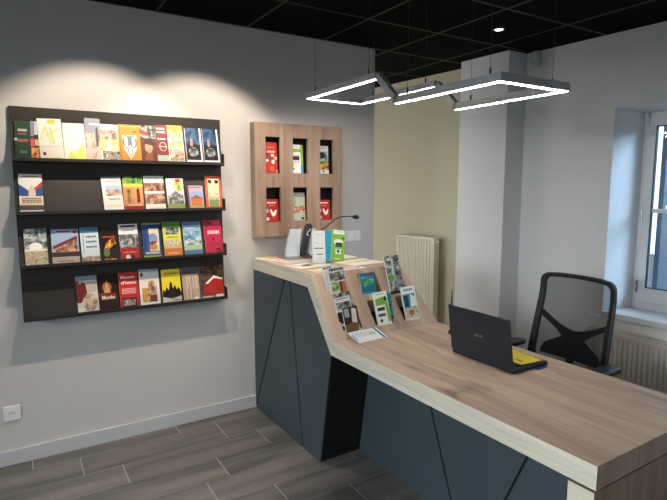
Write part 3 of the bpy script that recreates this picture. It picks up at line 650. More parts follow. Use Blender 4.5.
  (0.930, 1.040, 1.085, [full('#b59f8c'), ('r', 0, .8, 1, 1, '#4f4a4a'), ('l', (.2, .05), (.3, .78), .006, '#d9c6b0'), ('l', (.45, .05), (.42, .75), .007, '#dccab6'), ('l', (.7, .05), (.62, .78), .006, '#cdb69e'), ('l', (.3, .3), (.6, .7), .004, '#8a6f5c'), ('l', (.85, .1), (.8, .76), .006, '#d9c6b0'), ('r', .65, .04, .9, .12, '#ece7e0')], 'beige leaflet of pale tree trunks under a grey header', 0),
  (1.048, 1.205, 1.085, [full('#4a3d38'), ('r', 0, .62, 1, 1, PH['dark']), ('p', [(.02, .12), (.2, .5), (.6, .7), (.98, .6), (1, .12)], '#a8221a'), ('p', [(.2, .48), (.6, .7), (.98, .6), (.98, .56), (.6, .62), (.3, .46)], '#e6dcd6'), ('e', .7, .78, .12, .06, '#1a1412'), ('r', 0, 0, 1, .12, '#8a7a70'), ('r', .62, .02, .95, .13, '#e8e6e0'), ('r', .05, .03, .5, .1, '#cfc4ba')], 'wide leaflet with a large glossy red shape, right end of the bottom shelf', 0)])]
SN = ['top', 'second', 'third', 'bottom']
for si, (z, items) in enumerate(ROWS):
    for i, (x0, x1, ztop, cov, label, roll) in enumerate(items):
        hh = (ztop - z - 0.0045) / cos(radians(9.5)) + 0.002
        yb = YL + 0.0125 + (0.0035 if (i % 2) else 0.0)
        brochure(label, x1-x0, hh, cov, ((x0+x1)/2, yb+0.0035, z+0.0055), lean=-14.0, roll=roll*0.7, t=0.0028, group='leaflets on the %s shelf of the rack' % SN[si])

# ------------------------------------------------------------------ oak wall unit with six pockets
U_ = thing('leaflet_cabinet', 'oak wall unit with six upright leaflet openings above the counter', 'wall unit', (1.80, WALLY, 1.24))
UO = Vector((1.80, WALLY, 1.24))
class UB(MB):
    def build(s, name, parent=None, **k):
        s.v = [tuple(Vector(p)-UO) for p in s.v]; return super().build(name, parent, **k)
ux0, ux1, uz0, uz1, uf = 1.447, 2.152, 1.262, 2.056, 3.357
UX = [(1.528, 1.640), (1.740, 1.860), (1.965, 2.079)]; UZ = [(1.365, 1.610), (1.710, 1.960)]
b = UB(); xs = [ux0]+[q for h in UX for q in h]+[ux1]; zs = [uz0]+[q for h in UZ for q in h]+[uz1]
b.box(ux0, uf, uz0, UX[0][0], uf+0.02, uz1, M_oakz); b.box(UX[2][1], uf, uz0, ux1, uf+0.02, uz1, M_oakz)
b.box(UX[0][1], uf, uz0, UX[1][0], uf+0.02, uz1, M_oakz); b.box(UX[1][1], uf, uz0, UX[2][0], uf+0.02, uz1, M_oakz)
for hx in UX:
    for i in (0, 2, 4): b.box(hx[0], uf, zs[i], hx[1], uf+0.02, zs[i+1], M_oakz)
b.build('front_panel', U_)
b = UB()
b.box(ux0, uf+0.02, uz0, ux0+0.018, WALLY-0.001, uz1, M_oakz); b.box(ux1-0.018, uf+0.02, uz0, ux1, WALLY-0.001, uz1, M_oakz)
b.box(ux0+0.018, uf+0.02, uz0, ux1-0.018, WALLY-0.001, uz0+0.018, M_oakz); b.box(ux0+0.018, uf+0.02, uz1-0.018, ux1-0.018, WALLY-0.001, uz1, M_oakz)
b.build('casing', U_)
b = UB(); b.box(ux0+0.018, WALLY-0.012, uz0+0.018, ux1-0.018, WALLY-0.001, uz1-0.018, M_black)
for z in (UZ[0][0], UZ[1][0]): b.box(ux0+0.018, uf+0.02, z-0.018, ux1-0.018, WALLY-0.012, z-0.002, M_black)
for x in (1.69, 1.912): b.box(x-0.006, uf+0.02, uz0+0.018, x+0.006, WALLY-0.012, uz1-0.018, M_black)
b.build('pocket_lining', U_)
RED = '#b93228'
cow = [full(RED), ('w', .2, .88, .85, 1, .07, '#f3dcd6'), ('w', .3, .73, .7, 1, .03, '#f0a898'), ('p', [(.38, .5), (.5, .28), (.62, .22), (.78, .3), (.86, .52), (.74, .5), (.6, .38), (.52, .5), (.42, .58)], '#f4efec'), ('e', .17, .48, .12, .09, '#b9a6b4'), ('e', .2, .12, .12, .08, '#f0d8d4')]
ug = 'leaflets in the oak wall unit'
yb = uf+0.034
brochure('red leaflet with small icons in the upper left opening of the oak unit', 0.100, 0.215,
   [full(RED), ('w', .25, .84, .8, 1, .02, '#e8a090'), ('w', .22, .72, .85, 1, .06, '#f0c0a8'), ('e', .2, .6, .1, .05, '#3a4a6a'), ('e', .62, .57, .12, .05, '#d0cfc0'), ('e', .4, .47, .12, .06, '#5a5a62'), ('e', .85, .48, .12, .06, '#c9b8a8'), ('e', .2, .4, .12, .04, '#efe6e2'), ('e', .65, .36, .13, .07, '#f2d8d0'), ('o', .55, .14, .13, .07, .05, '#e0903a'), ('r', .86, .03, .95, .08, '#f0e0dc')], (1.586, yb, 1.712), -4, group=ug)
brochure('white and green leaflet in the upper middle opening of the oak unit', 0.100, 0.205,
   [full('#e3e8e2'), ('r', .8, .3, 1, 1, '#8ab84a'), ('r', .8, 0, 1, .3, '#3f97c9'), ('r', 0, .74, .8, .86, '#93b06a'), ('w', .05, .95, .6, 1, .02, '#7a8a80'), ('r', 0, .46, .7, .6, '#2c3033'), ('r', 0, .62, .75, .66, '#b9c0bd'), ('r', .03, .26, .2, .36, '#4a7090'), ('r', .1, .12, .24, .18, '#35393c'), ('w', .1, .42, .7, 2, .015, '#8a9494')], (1.792, yb, 1.712), -4, group=ug)
brochure('white leaflet with dark photos in the upper right opening of the oak unit', 0.092, 0.205,
   [full('#dfe2dc'), ('r', .0, .44, 1, .8, PH['winter']), ('e', .4, .66, .28, .12, '#26303a'), ('r', 0, .36, 1, .46, PH['green']), ('r', 0, .14, 1, .36, PH['food']), ('w', .1, .94, .8, 1, .03, '#b07a70'), ('r', .4, .05, .6, .1, '#383838')], (2.014, yb, 1.712), -4, group=ug)
brochure('red leaflet with a white heart-shaped hen in the lower left opening', 0.108, 0.160, cow, (1.585, yb, 1.367), -4, group=ug)
brochure('pale green leaflet with a winter village in the lower middle opening', 0.114, 0.205,
   [full('#b4bfae'), ('r', 0, .27, 1, .5, PH['people']), ('p', [(0, .4), (0, .56), (.15, .6), (.3, .5), (.6, .48), (.85, .56), (1, .44), (1, .3), (0, .3)], PH['people']), ('e', .8, .08, .09, .05, '#1d201e'), ('w', .55, .86, .9, 1, .02, '#8a9a8a')], (1.800, yb, 1.367), -4, group=ug)
brochure('red leaflet with a white heart-shaped hen in the lower right opening', 0.106, 0.150, cow, (2.020, yb, 1.367), -4, group=ug)

# ------------------------------------------------------------------ leaflets in the sloping section
def slope_pt(x, s_): y, z = lerp2(TL, TU, s_); return Vector((x, y, z))
def slope_leaf(label, x, s_, L_, W_, cov, th=60, yaw=0, roll=0, hid=0.03, t=0.004, back=0):
    d = Vector((0, cos(radians(th)), sin(radians(th)))); n_ = Vector((0, -sin(radians(th)), cos(radians(th))))
    P = slope_pt(x, s_) - d*hid - n_*back
    return brochure(label, W_, L_+hid, cov, P, lean=-(90-th), yaw=yaw, roll=roll, t=t, group='leaflets in the sloping desk section')
slope_leaf('magazine with grey mountain photos leaning in the upper left desk opening', 1.605, 0.64, 0.166, 0.114,
   [full('#c9c8c6'), ('w', .1, .97, .95, 1, .07, '#26303c'), ('r', .05, .6, .95, .86, PH['mono']), ('r', .05, .3, .5, .56, PH['green']), ('r', .52, .2, .95, .56, '#b5683f'), ('r', .56, .25, .7, .56, '#4a3a34'), ('r', 0, .02, 1, .22, PH['mono'])], 75, roll=-4, t=0.007)
slope_leaf('thin white magazine behind the grey mountain magazine', 1.59, 0.66, 0.172, 0.11,
   [full('#dfe3e6'), ('w', .1, .98, .6, 1, .04, '#26303c')], 75, roll=-8, t=0.003, back=0.012)
slope_leaf('black and white leaflet leaning in the lower left desk opening, tallest there', 1.59, 0.27, 0.135, 0.105,
   [full('#d6d6d4'), ('r', .05, .55, .95, .82, PH['mono']), ('r', 0, .1, 1, .5, '#2c2622'), ('w', .1, .96, .9, 1, .04, '#6a6a6a')], 75, roll=-5, t=0.006, back=0.006)
slope_leaf('leaflet with a wooden hut photo at the front of the lower left desk opening', 1.607, 0.15, 0.12, 0.1,
   [full('#2e2924'), ('r', .02, 0, .98, .34, PH['fields']), ('r', .05, .06, .9, .3, '#5c5a34'), ('r', .08, .62, .4, .95, '#9aa0a0'), ('p', [(.5, .35), (.6, .95), (.9, .9), (.86, .35)], '#cfcac4'), ('p', [(0, .3), (.5, .42), (.95, .34), (.95, .24), (0, .2)], '#7a4a2c')], 75, roll=-3, t=0.005, back=-0.006)
slope_leaf('teal leaflet with a coastline photo in the upper middle desk opening', 1.810, 0.66, 0.105, 0.106,
   [full('#1c6f80'), ('r', .08, .42, .92, .85, PH['teal']), ('r', .55, .86, .9, .97, '#8a3a44'), ('p', [(.1, .5), (.5, .72), (.9, .6), (.5, .5)], '#5f9a4a'), ('r', 0, .06, 1, .14, '#2a93b0'), ('r', 0, 0, 1, .05, '#d6dcdc')], 75, roll=-1)
slope_leaf('green and white leaflet with grey pictures in the lower middle desk opening', 1.838, 0.16, 0.178, 0.102,
   [full('#d9e2d2'), ('r', 0, .86, 1, 1, '#e3e7e2'), ('w', .2, .95, .8, 1, .025, '#5a8aa0'), ('p', [(.1, .62), (.1, .8), (.9, .86), (.98, .5), (.98, .12), (.8, .12), (.74, .62)], '#7fae48'), ('e', .82, .78, .1, .06, '#2a2e2a'), ('r', .1, .44, .72, .58, '#eceeec'), ('r', .14, .46, .68, .56, '#3a4044'), ('r', .1, .06, .72, .42, '#dfe4e2'), ('r', .14, .3, .66, .38, '#4a5660'), ('e', .3, .18, .1, .05, '#2f3338')], 75, roll=-3)
slope_leaf('blue leaflet just behind the green and white one', 1.868, 0.16, 0.165, 0.098,
   [full('#12808f'), ('r', .7, 0, 1, .3, '#174a60')], 75, roll=0, t=0.003, back=0.010)
slope_leaf('tall black and white nature booklet in the upper right desk opening', 2.018, 0.63, 0.209, 0.112,
   [full(PH['mono']), ('p', [(.2, .1), (.5, .35), (.6, .9), (.45, .95), (.35, .5)], '#b9bdb9'), ('e', .25, .42, .24, .09, '#4f9a34'), ('e', .5, .25, .16, .1, '#7f8280'), ('r', 0, 0, 1, .06, '#1a1a1a')], 75, roll=-3, t=0.008)
slope_leaf('white topped leaflet with a town photo in the lower right desk opening', 2.055, 0.18, 0.181, 0.11,
   [full('#dfe5e6'), ('w', .2, .93, .85, 1, .06, '#4f8aa0'), ('r', .05, .36, .9, .78, '#2f8a9a'), ('p', [(.5, .4), (.6, .78), (.9, .66), (.9, .4)], '#d9e6e4'), ('r', .12, .42, .4, .74, '#2a3c48'), ('r', 0, .08, 1, .38, PH['village']), ('e', .5, .24, .2, .08, '#9a6a34'), ('r', 0, 0, 1, .07, '#d8d4c8')], 75, roll=-3)
# map on the lower worktop
def flat(label, cx, cy, z, W_, L_, rz, cov, t=0.0015, name='paper_sheet', cat='paper', group=None, paper=None):
    return brochure(label, W_, L_, cov, (cx, cy, z), lean=-90, yaw=rz, t=t, name=name, cat=cat, group=group, paper=paper)
def flatc(label, corners, z, cov, **k):
    """corners: near-left, near-right, far-right seen from the visitor; builds the true rectangle"""
    a, b_, c = [Vector(p) for p in corners]
    W_ = (b_-a).length; L_ = (c-b_).length; ang = math.degrees(math.atan2((b_-a).y, (b_-a).x)); m_ = (a+b_)/2
    return flat(label, m_.x, m_.y, z, W_, L_, ang, cov, **k)
brochure('folded town map lying at the foot of the slope, its far edge propped on it', 0.205, 0.112, [full('#e3e6ea'), ('r', .86, 0, .94, 1, '#2f78ac'), ('w', .1, .9, .8, 9, .03, '#b9bfc9'), ('e', .7, .6, .12, .14, '#b5c98a'), ('l', (.1, .2), (.6, .8), .0012, '#b8a6c0'), ('l', (.2, .8), (.8, .3), .0012, '#a9bcc9'), ('l', (.3, .1), (.4, .9), .0012, '#c9b0b0'), ('r', .02, .2, .06, .7, '#4a8ab8')], (1.665, 2.262, ZD+0.001), lean=-74, yaw=3, t=0.003, name='folded_map', cat='map', group=None)
g_ = 'papers lying on the high counter'
Z1 = ZC
flat('cream leaflets fanned at the wall end of the high counter', 1.535, 3.22, Z1, 0.10, 0.17, 12, [full('#d9cdb4'), ('r', .1, .5, .9, .9, '#c9a65a'), ('w', .1, .4, .9, 3, .05, '#9a8a78')], group=g_, t=0.010)
flat('red leaflet lying on the counter beside the cream ones', 1.635, 3.24, Z1, 0.10, 0.09, 4, [full('#b83a2a'), ('r', .1, .1, .5, .35, '#e0b060')], group=g_, t=0.008)
flat('grey newspaper stack lying in front of the telephone', 1.665, 3.045, Z1, 0.26, 0.165, 2, [full('#7d8388'), ('r', .55, .1, .95, .8, '#4a352c'), ('w', .05, .9, .5, 7, .04, '#7a8086'), ('w', .05, .98, .9, 1, .05, '#3a3f44')], group=g_, t=0.022)
flat('white flyer with a small dark photo near the counter front edge', 1.630, 2.835, Z1, 0.25, 0.165, 10, [full('#dad8d4'), ('r', .3, .3, .6, .7, '#4a342c'), ('w', .65, .9, .95, 5, .05, '#a0a0a0'), ('w', .05, .9, .25, 5, .05, '#a0a0a0')], group=g_, t=0.002)
flat('small beige card lying at the top of the slope', 1.600, 2.655, Z1, 0.16, 0.105, 5, [full('#b9a284'), ('r', .08, .15, .92, .85, '#d6c6a8')], group=g_, t=0.002)
flat('large white sheet at the staff side of the counter beneath the switch', 1.985, 3.06, Z1, 0.24, 0.22, 6, [full('#e6e3e0'), ('r', .1, .1, .6, .6, '#d9d0d0')], group=g_, t=0.002)
flat('white poster with a pale yellow band at the staff side of the counter', 1.985, 2.75, Z1, 0.26, 0.20, 7, [full('#e9e6dc'), ('r', 0, .42, 1, .78, '#cfc98a')], group=g_, t=0.0035)
flat('white leaflet with a red loop lying by the top of the slope', 1.80, 2.63, Z1, 0.16, 0.10, 4, [full('#d9d6d4'), ('o', .5, .5, .36, .36, .10, '#c04a34')], group=g_, t=0.002)
# standing leaflets on the counter
hs = thing('leaflet_stand', 'small clear stand holding two leaflets upright on the high counter', 'leaflet stand', (1.775, 2.945, ZC))
b = MB(); b.box(-0.12, -0.025, 0, 0.125, 0.045, 0.003, M_acryl); b.prism([(-0.12, 0.012, 0.003), (-0.12, 0.015, 0.003), (-0.12, 0.05, 0.17), (-0.12, 0.047, 0.17)], (0.245, 0, 0), M_acryl)
b.box(-0.12, -0.025, 0.003, 0.125, -0.022, 0.03, M_acryl); b.build('acrylic_holder', hs)
sg = 'leaflets standing on the counter'
brochure('white leaflet with teal text standing at the left of the clear stand', 0.098, 0.215, [full('#dde3e2'), ('w', .2, .88, .8, 1, .012, '#8aa0a0'), ('w', .12, .48, .85, 1, .045, '#2f8a80'), ('w', .2, .62, .5, 1, .012, '#8ab0a8'), ('r', .3, .26, .8, .285, '#3a4040'), ('w', .2, .16, .8, 1, .01, '#9ab0a8')], (1.708, 2.935, ZC+0.0045), -8, roll=3, group=sg)
brochure('blue leaflet wedged between the white and green ones in the stand', 0.096, 0.212, [full('#2f9fc0')], (1.768, 2.942, ZC+0.0045), -8, roll=5, group=sg, t=0.002)
brochure('lime green leaflet with white photo boxes standing at the right of the clear stand', 0.104, 0.215, [full('#84b83a'), ('r', .1, .86, .95, .99, '#e6ebe6'), ('w', .3, .95, .8, 1, .012, '#5a7a80'), ('e', .85, .74, .07, .035, '#253018'), ('e', .5, .62, .36, .09, '#e3e8ea'), ('r', .3, .46, .8, .6, '#3a4248'), ('r', .3, .24, .72, .4, '#d3dde2'), ('r', .42, .28, .6, .38, '#4a5862'), ('w', .25, .12, .7, 2, .02, '#e8ecb0')], (1.846, 2.930, ZC+0.0045), -8, roll=8, group=sg)

# ------------------------------------------------------------------ telephone and gooseneck microphone
T_ = thing('desk_telephone', 'white cordless telephone dock with black handset on the high counter', 'telephone', (1.765, 3.25, ZC+0.0))
M_dock = mat('pearl_white_plastic', '#b9c6cc', 0.25)
def curved_slab(mb, x0, x1, path, th, m):
    P = []
    n = len(path)
    front = [(y, z) for y, z in path]; back = [(y+th*(1.6 - 1.0*i/(n-1)), z) for i, (y, z) in enumerate(path)]
    loop = front + back[::-1]
    mb.prism([(x0, y, z) for y, z in loop], (x1-x0, 0, 0), m)
pth = [(-0.075, 0.0), (-0.05, 0.010), (-0.022, 0.034), (-0.004, 0.075), (0.010, 0.125), (0.022, 0.172), (0.034, 0.205)]
b = MB(); 
for i in range(len(pth)-1):
    pass
def dock(mb, xa, xb, m):
    n = len(pth)
    vs = []
    for i, (y, z) in enumerate(pth):
        sh_ = 0.062*(z/0.205)
        for (xx, yy) in ((xa+sh_, y), (xb+sh_*0.95, y), (xb+sh_*0.95, y+0.030-0.018*z/0.25+0.02*(1-z/0.25)), (xa+sh_, y+0.030-0.018*z/0.25+0.02*(1-z/0.25))):
            vs.append((xx, yy, z))
    fs = [(0, 1, 2, 3), tuple(4*(n-1)+k for k in (3, 2, 1, 0))]
    for i in range(n-1):
        for k in range(4):
            a = 4*i+k; c = 4*i+(k+1) % 4; fs.append((a, c, c+4, a+4))
    mb.add(vs, fs, m)
dock(b, -0.152, -0.052, M_dock); b.build('dock', T_, bevel=0.006)
b = MB(); dock(b, 0.022, 0.062, M_dock); b.build('dock_rail', T_, bevel=0.004)
b = MB(); b.prism([(-0.05, -0.05, 0), (0.022, -0.05, 0), (0.022, 0.05, 0), (-0.05, 0.05, 0)], (0, 0, 0.03), M_blackpl); b.build('dock_foot', T_, bevel=0.004)
b = MB()
hp = [Vector((-0.036, -0.058, 0.022)), Vector((-0.012, -0.034, 0.09)), Vector((0.014, -0.014, 0.155)), Vector((0.040, 0.004, 0.222)), Vector((0.048, 0.010, 0.243))]
n = len(hp); vs = []
for i, p in enumerate(hp):
    w_ = (0.028, 0.030, 0.030, 0.030, 0.022)[i]; d_ = (0.010, 0.012, 0.011, 0.010, 0.006)[i]
    for k in range(12):
        a = 2*pi*k/12; c_, s__ = cos(a), sin(a)
        vs.append((p.x + w_*math.copysign(abs(c_)**0.6, c_), p.y + d_*math.copysign(abs(s__)**0.6, s__), p.z))
fs = [tuple(range(12))[::-1], tuple(12*(n-1)+k for k in range(12))]
for i in range(n-1):
    for k in range(12): a = 12*i+k; c = 12*i+(k+1) % 12; fs.append((a, c, c+12, a+12))
b.add(vs, fs, M_blackpl)
h_ = b.build('handset', T_, smooth=True)
b = MB()
for (x, z) in ((0.024, 0.187), (0.036, 0.195), (0.014, 0.174), (0.042, 0.204), (0.018, 0.164)):
    y = -0.012+0.016*(z-0.17)/0.065 - 0.0125
    b.box(x-0.005, y-0.004, z-0.004, x+0.005, y, z+0.004, M_white)
b.build('keys', h_)
mc = thing('microphone', 'black gooseneck microphone rising behind the telephone', 'microphone', (1.935, 3.24, ZC))
b = MB(); b.box(-0.045, -0.05, 0, 0.045, 0.05, 0.03, M_blackpl); b.build('base', mc, bevel=0.006)
b = MB(); b.tube([(-0.02, 0.0, 0.03), (-0.05, 0, 0.09), (-0.062, 0, 0.14), (-0.05, 0, 0.172), (-0.02, 0, 0.196), (0.088, 0, 0.268), (0.118, 0, 0.279), (0.15, 0, 0.285), (0.215, 0, 0.286), (0.25, 0, 0.281)], 0.0042, M_blackpl, 8); b.build('gooseneck', mc)
b = MB(); b.tube([(0.242, 0, 0.283), (0.253, 0, 0.281), (0.272, 0, 0.278), (0.292, 0, 0.275), (0.299, 0, 0.274)], [0.006, 0.013, 0.016, 0.013, 0.005], M_black, 12); b.build('capsule', mc, smooth=True)

# ------------------------------------------------------------------ laptop
LP = thing('laptop', 'open black laptop with its lid towards the visitor side of the desk', 'laptop', (1.885, 1.69, ZD))
M_lap = mat('dark_blue_black_plastic', '#191f29', 0.42, noise=0.04, nscale=200)
b = MB(); b.box(0.0, -0.19, 0.004, 0.250, 0.19, 0.022, M_lap); b.build('base', LP, bevel=0.004)
b = MB(); b.box(0.045, -0.165, 0.022, 0.145, 0.165, 0.0235, M_black)
for r_ in range(5):
    for c in range(15): b.box(0.048+r_*0.0195, -0.162+c*0.0217, 0.0235, 0.064+r_*0.0195, -0.144+c*0.0217, 0.0255, M_blackpl)
b.build('keyboard', LP)
b = MB(); b.box(0.160, -0.055, 0.022, 0.225, 0.045, 0.0228, mat('touchpad_grey', '#2a2d33', 0.4)); b.build('touchpad', LP)
b = MB(); b.tube([(0.004, -0.15, 0.022), (0.004, 0.15, 0.022)], 0.007, M_lap, 10); b.build('hinge', LP)
lid = MB()
T = Matrix.Translation((0.004, 0, 0.024)) @ Matrix.Rotation(radians(-8.5), 4, 'Y')
lid.box(-0.008, -0.192, 0, 0.0, 0.192, 0.238, M_lap, T)
lo_ = lid.build('lid', LP, bevel=0.003)
b = MB(); b.box(0.0, -0.178, 0.018, 0.0006, 0.178, 0.225, M_black, T); b.build('screen', lo_)
vs, fs = text_mesh('ASUS', True); x1 = max(p[0] for p in vs)
b = MB(); b.add([T @ Vector((-0.0084, 0.026-p[0]/x1*0.052, 0.112+p[1]*0.017)) for p in vs], fs, M_chrome); b.build('logo', lo_)
for x in (0.02, 0.23):
    for y in (-0.17, 0.17): b = MB(); b.tube([(x, y, 0), (x, y, 0.004)], 0.008, M_black, 10); b.build('foot', LP)
mb = MB(); mb.box(-0.07, -0.12, 0, 0.07, 0.12, 0.0012, mat('yellow_paper', '#d9c62e', 0.6))
mb.add([(-0.04, -0.09, 0.0014), (-0.02, -0.09, 0.0014), (-0.02, -0.05, 0.0014), (-0.04, -0.05, 0.0014)], [(0, 1, 2, 3)], mat('printed_ink', '#9a8a20'))
tag(mb.build('yellow_note', loc=(2.045, 1.635, ZD+0.0258), rot=(0, 0, radians(-4))), 'yellow paper lying across the laptop keyboard', 'paper')
mb = MB(); mb.box(-0.03, -0.009, 0, 0.03, 0.009, 0.006, mat('blue_plastic', '#23378c', 0.3)); mb.box(0.03, -0.006, 0.001, 0.042, 0.006, 0.005, M_chrome)
tag(mb.build('usb_stick', loc=(2.07, 1.487, ZD), rot=(0, 0, radians(2)), bevel=0.002), 'small blue stick lying at the near edge of the laptop', 'usb stick')
pn = thing('antenna', 'thin dark pointed rod standing behind the left edge of the laptop', 'antenna', (2.12, 2.13, ZD))
b = MB(); b.box(-0.012, -0.012, 0, 0.012, 0.012, 0.022, M_blackpl); b.build('base', pn, bevel=0.004)
b = MB(); b.tube([(0, 0, 0.02), (0, 0, 0.06), (0.0, 0, 0.18), (0, 0, 0.262)], [0.009, 0.009, 0.0055, 0.002], M_blackpl, 10); b.build('rod', pn)

# ------------------------------------------------------------------ office chair
CH_ = thing('office_chair', 'black office chair with mesh backrest behind the desk', 'chair', (2.72, 1.865, 0), 0)
def netmat():
    m = bpy.data.materials.new('black_chair_mesh'); m.use_nodes = True; nt = m.node_tree; N = nt.nodes; b_ = N['Principled BSDF']
    b_.inputs['Base Color'].default_value = lin('#111418'); b_.inputs['Roughness'].default_value = 0.7
    t = N.new('ShaderNodeBsdfTransparent'); mx = N.new('ShaderNodeMixShader'); mx.inputs[0].default_value = 0.66
    nt.links.new(t.outputs[0], mx.inputs[1]); nt.links.new(b_.outputs[0], mx.inputs[2]); nt.links.new(mx.outputs[0], N['Material Output'].inputs[0]); return m
M_net = netmat()
def bk(y, z):          # backrest surface: x from height, slight wrap
    zz = z-0.55; return Vector((0.115 + 0.10*zz/0.5 + 0.05*(max(0, 0.62-z)) - 0.35*y*y - (0.02*max(0, (z-0.95))/0.1), y, z))
out = []
hw_b, hw_t, zb_, zt2, rc = 0.265, 0.243, 0.50, 1.075, 0.055
def rr(hwb, hwt, z0_, z1_, r, n=7):
    L_ = []
    def hw(z): return hwb + (hwt-hwb)*(z-z0_)/(z1_-z0_)
    for (sy, sz, a0) in ((1, 1, 0), (-1, 1, 90), (-1, -1, 180), (1, -1, 270)):
        cz = z1_-r if sz > 0 else z0_+r
        for i in range(n):
            a = radians(a0+90*i/(n-1)); z = cz+r*sin(a); y = sy*(hw(cz)-r)+r*cos(a); L_.append((y, z))
        if sy == 1 and sz == 1:
            for k in range(1, 8): yy = (hw(z1_)-r)*(1-2*k/8); L_.append((yy, z1_+0.008*(1-(yy/hwt)**2)))
        if sy == -1 and sz == 1:
            for k in range(1, 8): z = z1_-r+(z0_+r-(z1_-r))*k/8; L_.append((-hw(z), z))
        if sy == -1 and sz == -1:
            for k in range(1, 6): L_.append((-(hwb-r)*(1-2*k/6), z0_))
        if sy == 1 and sz == -1:
            for k in range(1, 8): z = z0_+r+(z1_-r-(z0_+r))*k/8; L_.append((hw(z), z))
    return L_
loop = rr(hw_b, hw_t, zb_, zt2, rc)
inner = rr(hw_b-0.042, hw_t-0.030, zb_+0.04, zt2-0.026, rc*0.7)
fr = MB(); n = len(loop); vs = []
for L_, dx in ((loop, -0.012), (inner, -0.012), (inner, 0.014), (loop, 0.014)):
    for y, z in L_: p = bk(y, z); vs.append((p.x+dx, p.y, p.z))
fs = []
for q in range(4):
    for i in range(n):
        a = q*n+i; b__ = q*n+(i+1) % n; c = ((q+1) % 4)*n+(i+1) % n; d = ((q+1) % 4)*n+i; fs.append((a, b__, c, d))
fr.add(vs, fs, M_blackpl); fro = fr.build('backrest_frame', CH_, bevel=0.004)
nm = MB(); NY, NZ = 12, 12; vs = []
for j in range(NZ+1):
    z = zb_+0.03+(zt2-0.02-zb_-0.03)*j/NZ
    hw = (hw_b-0.035)+((hw_t-0.025)-(hw_b-0.035))*j/NZ
    for i in range(NY+1): vs.append(bk(hw*(2*i/NY-1), z))
nm.add(vs, [(j*(NY+1)+i, j*(NY+1)+i+1, (j+1)*(NY+1)+i+1, (j+1)*(NY+1)+i) for j in range(NZ) for i in range(NY)], M_net)
o = nm.build('backrest_mesh', CH_, smooth=True); o['label'] = 'see-through black mesh'
# butterfly shaped lumbar brace behind the mesh
lb = MB()
def bf(y):
    a = abs(y)/0.225
    top = 0.735 + 0.095*a**1.6; bot = 0.69 - 0.02*a**1.4
    if a > 0.35: bot = 0.69 + 0.10*min(1, (a-0.35)/0.65)**0.8
    return bot, top
ys = [-0.225+0.45*i/24 for i in range(25)]
vs = []
for y in ys:
    bt, tp = bf(y)
    for z in (bt, tp):
        p = bk(y, z)
        vs += [(p.x+0.022, y, z), (p.x+0.032, y, z)]
fs = []
for i in range(24):
    a = 4*i; c = 4*(i+1)
    fs += [(a, c, c+2, a+2), (a+1, a+3, c+3, c+1), (a, a+1, c+1, c), (a+2, c+2, c+3, a+3)]
lb.add(vs, fs, M_blackpl)
vs = []
ys2 = [-0.2+0.4*i/20 for i in range(21)]
for y in ys2:
    a = abs(y)/0.2; tp = 0.70 - 0.10*max(0, (a-0.3))**1.0*1.2; bt = 0.56
    tp = max(tp, bt+0.02) if a < 0.98 else bt+0.03
    for z in (bt, tp):
        p = bk(y, z); vs += [(p.x+0.022, y, z), (p.x+0.032, y, z)]
fs = []
for i in range(20):
    a = 4*i; c = 4*(i+1)
    fs += [(a, c, c+2, a+2), (a+1, a+3, c+3, c+1), (a, a+1, c+1, c), (a+2, c+2, c+3, a+3)]
lb.add(vs, fs, M_blackpl)
lb.build('lumbar_brace', CH_)
M_fab = mat('black_fabric', '#16171a', 0.9, noise=0.1, nscale=300)
b = MB(); pts = []
for i in range(28):
    a = 2*pi*i/28; c_, s__ = cos(a), sin(a); pts.append((-0.15+0.235*math.copysign(abs(c_)**0.55, c_), 0.245*math.copysign(abs(s__)**0.55, s__), 0.415))
b.prism(pts, (0, 0, 0.065), M_fab); b.build('seat', CH_, bevel=0.02)
b = MB(); b.box(-0.28, -0.1, 0.375, 0.02, 0.1, 0.413, M_blackpl); b.build('seat_mechanism', CH_, bevel=0.006)
b = MB(); b.tube([(-0.02, 0, 0.39), (0.06, 0, 0.395), (0.125, 0, 0.44), (0.15, 0, 0.56), (0.172, 0, 0.68)], [0.022, 0.024, 0.024, 0.022, 0.018], M_blackpl, 10); b.build('back_support', CH_, smooth=True)
b = MB(); b.tube([(-0.13, 0, 0.375), (-0.13, 0, 0.12)], 0.025, M_chrome, 16); b.build('gas_column', CH_)
b = MB(); b.tube([(-0.13, 0, 0.06), (-0.13, 0, 0.14)], 0.04, M_blackpl, 16); b.build('base_hub', CH_)
for k in range(5):
    a = 2*pi*k/5+0.3; c_, s__ = cos(a), sin(a)
    b = MB(); b.tube([(-0.13+c_*0.03, s__*0.03, 0.105), (-0.13+c_*0.29, s__*0.29, 0.075)], [0.024, 0.015], M_blackpl, 8); lg = b.build('base_leg', CH_)
    b = MB(); x, y = -0.13+c_*0.285, s__*0.285
    for q in (-1, 1):
        ox, oy = -s__*0.014*q, c_*0.014*q
        b.tube([(x+ox-(-s__)*0.006*q, y+oy-c_*0.006*q, 0.027), (x+ox+(-s__)*0.008*q, y+oy+c_*0.008*q, 0.027)], 0.027, M_blackpl, 14)
    b.tube([(x, y, 0.027), (x, y, 0.07)], 0.007, M_blackpl, 8); b.build('castor', lg)
for sg_ in (-1, 1):
    b = MB(); y = sg_*0.315
    b.tube([(-0.08, sg_*0.10, 0.39), (-0.08, sg_*0.27, 0.395), (-0.08, sg_*0.305, 0.43), (-0.08, y, 0.60)], 0.016, M_blackpl, 8); ao = b.build('arm_support', CH_, smooth=True)
    b = MB(); pts = []
    for i in range(16):
        a = 2*pi*i/16; c_, s__ = cos(a), sin(a); pts.append((-0.02+0.125*math.copysign(abs(c_)**0.45, c_), y+0.047*math.copysign(abs(s__)**0.6, s__), 0.597))
    b.prism(pts, (0, 0, 0.028), M_blackpl); b.build('armrest', CH_, bevel=0.008)

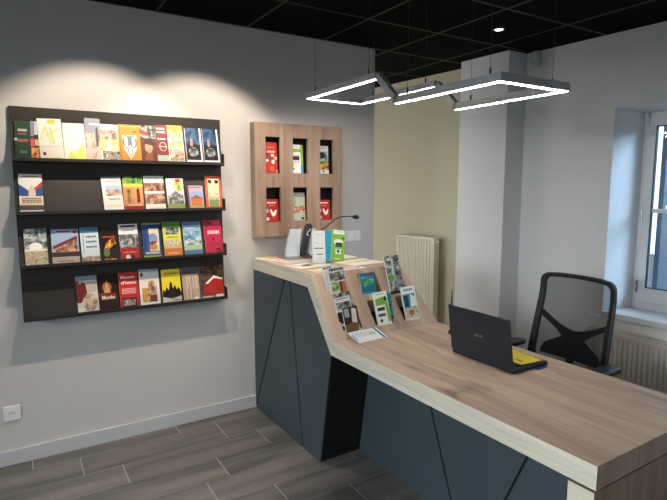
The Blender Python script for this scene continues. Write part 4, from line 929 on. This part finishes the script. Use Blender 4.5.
# ------------------------------------------------------------------ suspended folded LED lamp
LM = thing('pendant_lamp', 'suspended rectangular LED frame lamp with a stepped fold above the desk', 'pendant lamp', (1.86, 2.2, H))
LO = Vector((1.86, 2.2, H))
class LB(MB):
    def build(s, name, parent=None, **k):
        s.v = [tuple(Vector(p)-LO) for p in s.v]; return super().build(name, parent, **k)
M_led = mat('lit_led_diffuser', '#fff6ec', 0.4, emit=LED_STR)
lx0, lx1 = 1.658, 2.064
zA, zBm = 2.17, 2.025; hh, ww = 0.034, 0.030
yA1, yA0, yB1, yB0 = 2.985, 2.245, 2.085, 1.422
def bar(a, c, led=True):
    """bar with square section from a to c (axis at the underside)"""
    a = Vector(a); c = Vector(c); d = (c-a).normalized(); sd = Vector((0, 0, 1)).cross(d).normalized()*ww/2
    upv = d.cross(sd).normalized(); upv = upv if upv.z > 0 else -upv
    b = LB(); b.prism([a-sd, a+sd, a+sd+upv*hh, a-sd+upv*hh], c-a, M_alu); o = b.build('lamp_profile', LM)
    if led:
        b = LB(); s2 = sd*0.5; e_ = d*0.004
        b.prism([a-s2+e_-upv*0.002, a+s2+e_-upv*0.002, a+s2+e_+upv*0.0005, a-s2+e_+upv*0.0005], (c-a)-e_*2, M_led); b.build('led_strip', o)
for x in (lx0, lx1):
    bar((x, yA1, zA), (x, yA0, zA)); bar((x, yB1, zBm), (x, yB0, zBm)); bar((x, yA0-0.002, zA), (x, yB1+0.002, zBm), led=False)
q = ww/2
bar((lx0+q, yA1-q, zA), (lx1-q, yA1-q, zA)); bar((lx0+q, yB0+q, zBm), (lx1-q, yB0+q, zBm))
for (x, y, z) in ((lx0, 2.89, zA), (lx0, 2.32, zA), (lx1, 2.84, zA), (lx1, 2.33, zA), (lx0, 1.49, zBm), (lx1, 1.98, zBm), (lx1, 1.50, zBm), (lx0, 2.0, zBm)):
    b = LB(); b.tube([(x, y, z+hh), (x, y, z+hh+0.028)], 0.0045, M_blackpl, 8); b.build('wire_clip', LM)
    b = LB(); b.tube([(x, y, z+hh+0.028), (x, y, H)], 0.0010, M_tbar, 6); b.build('suspension_wire', LM)
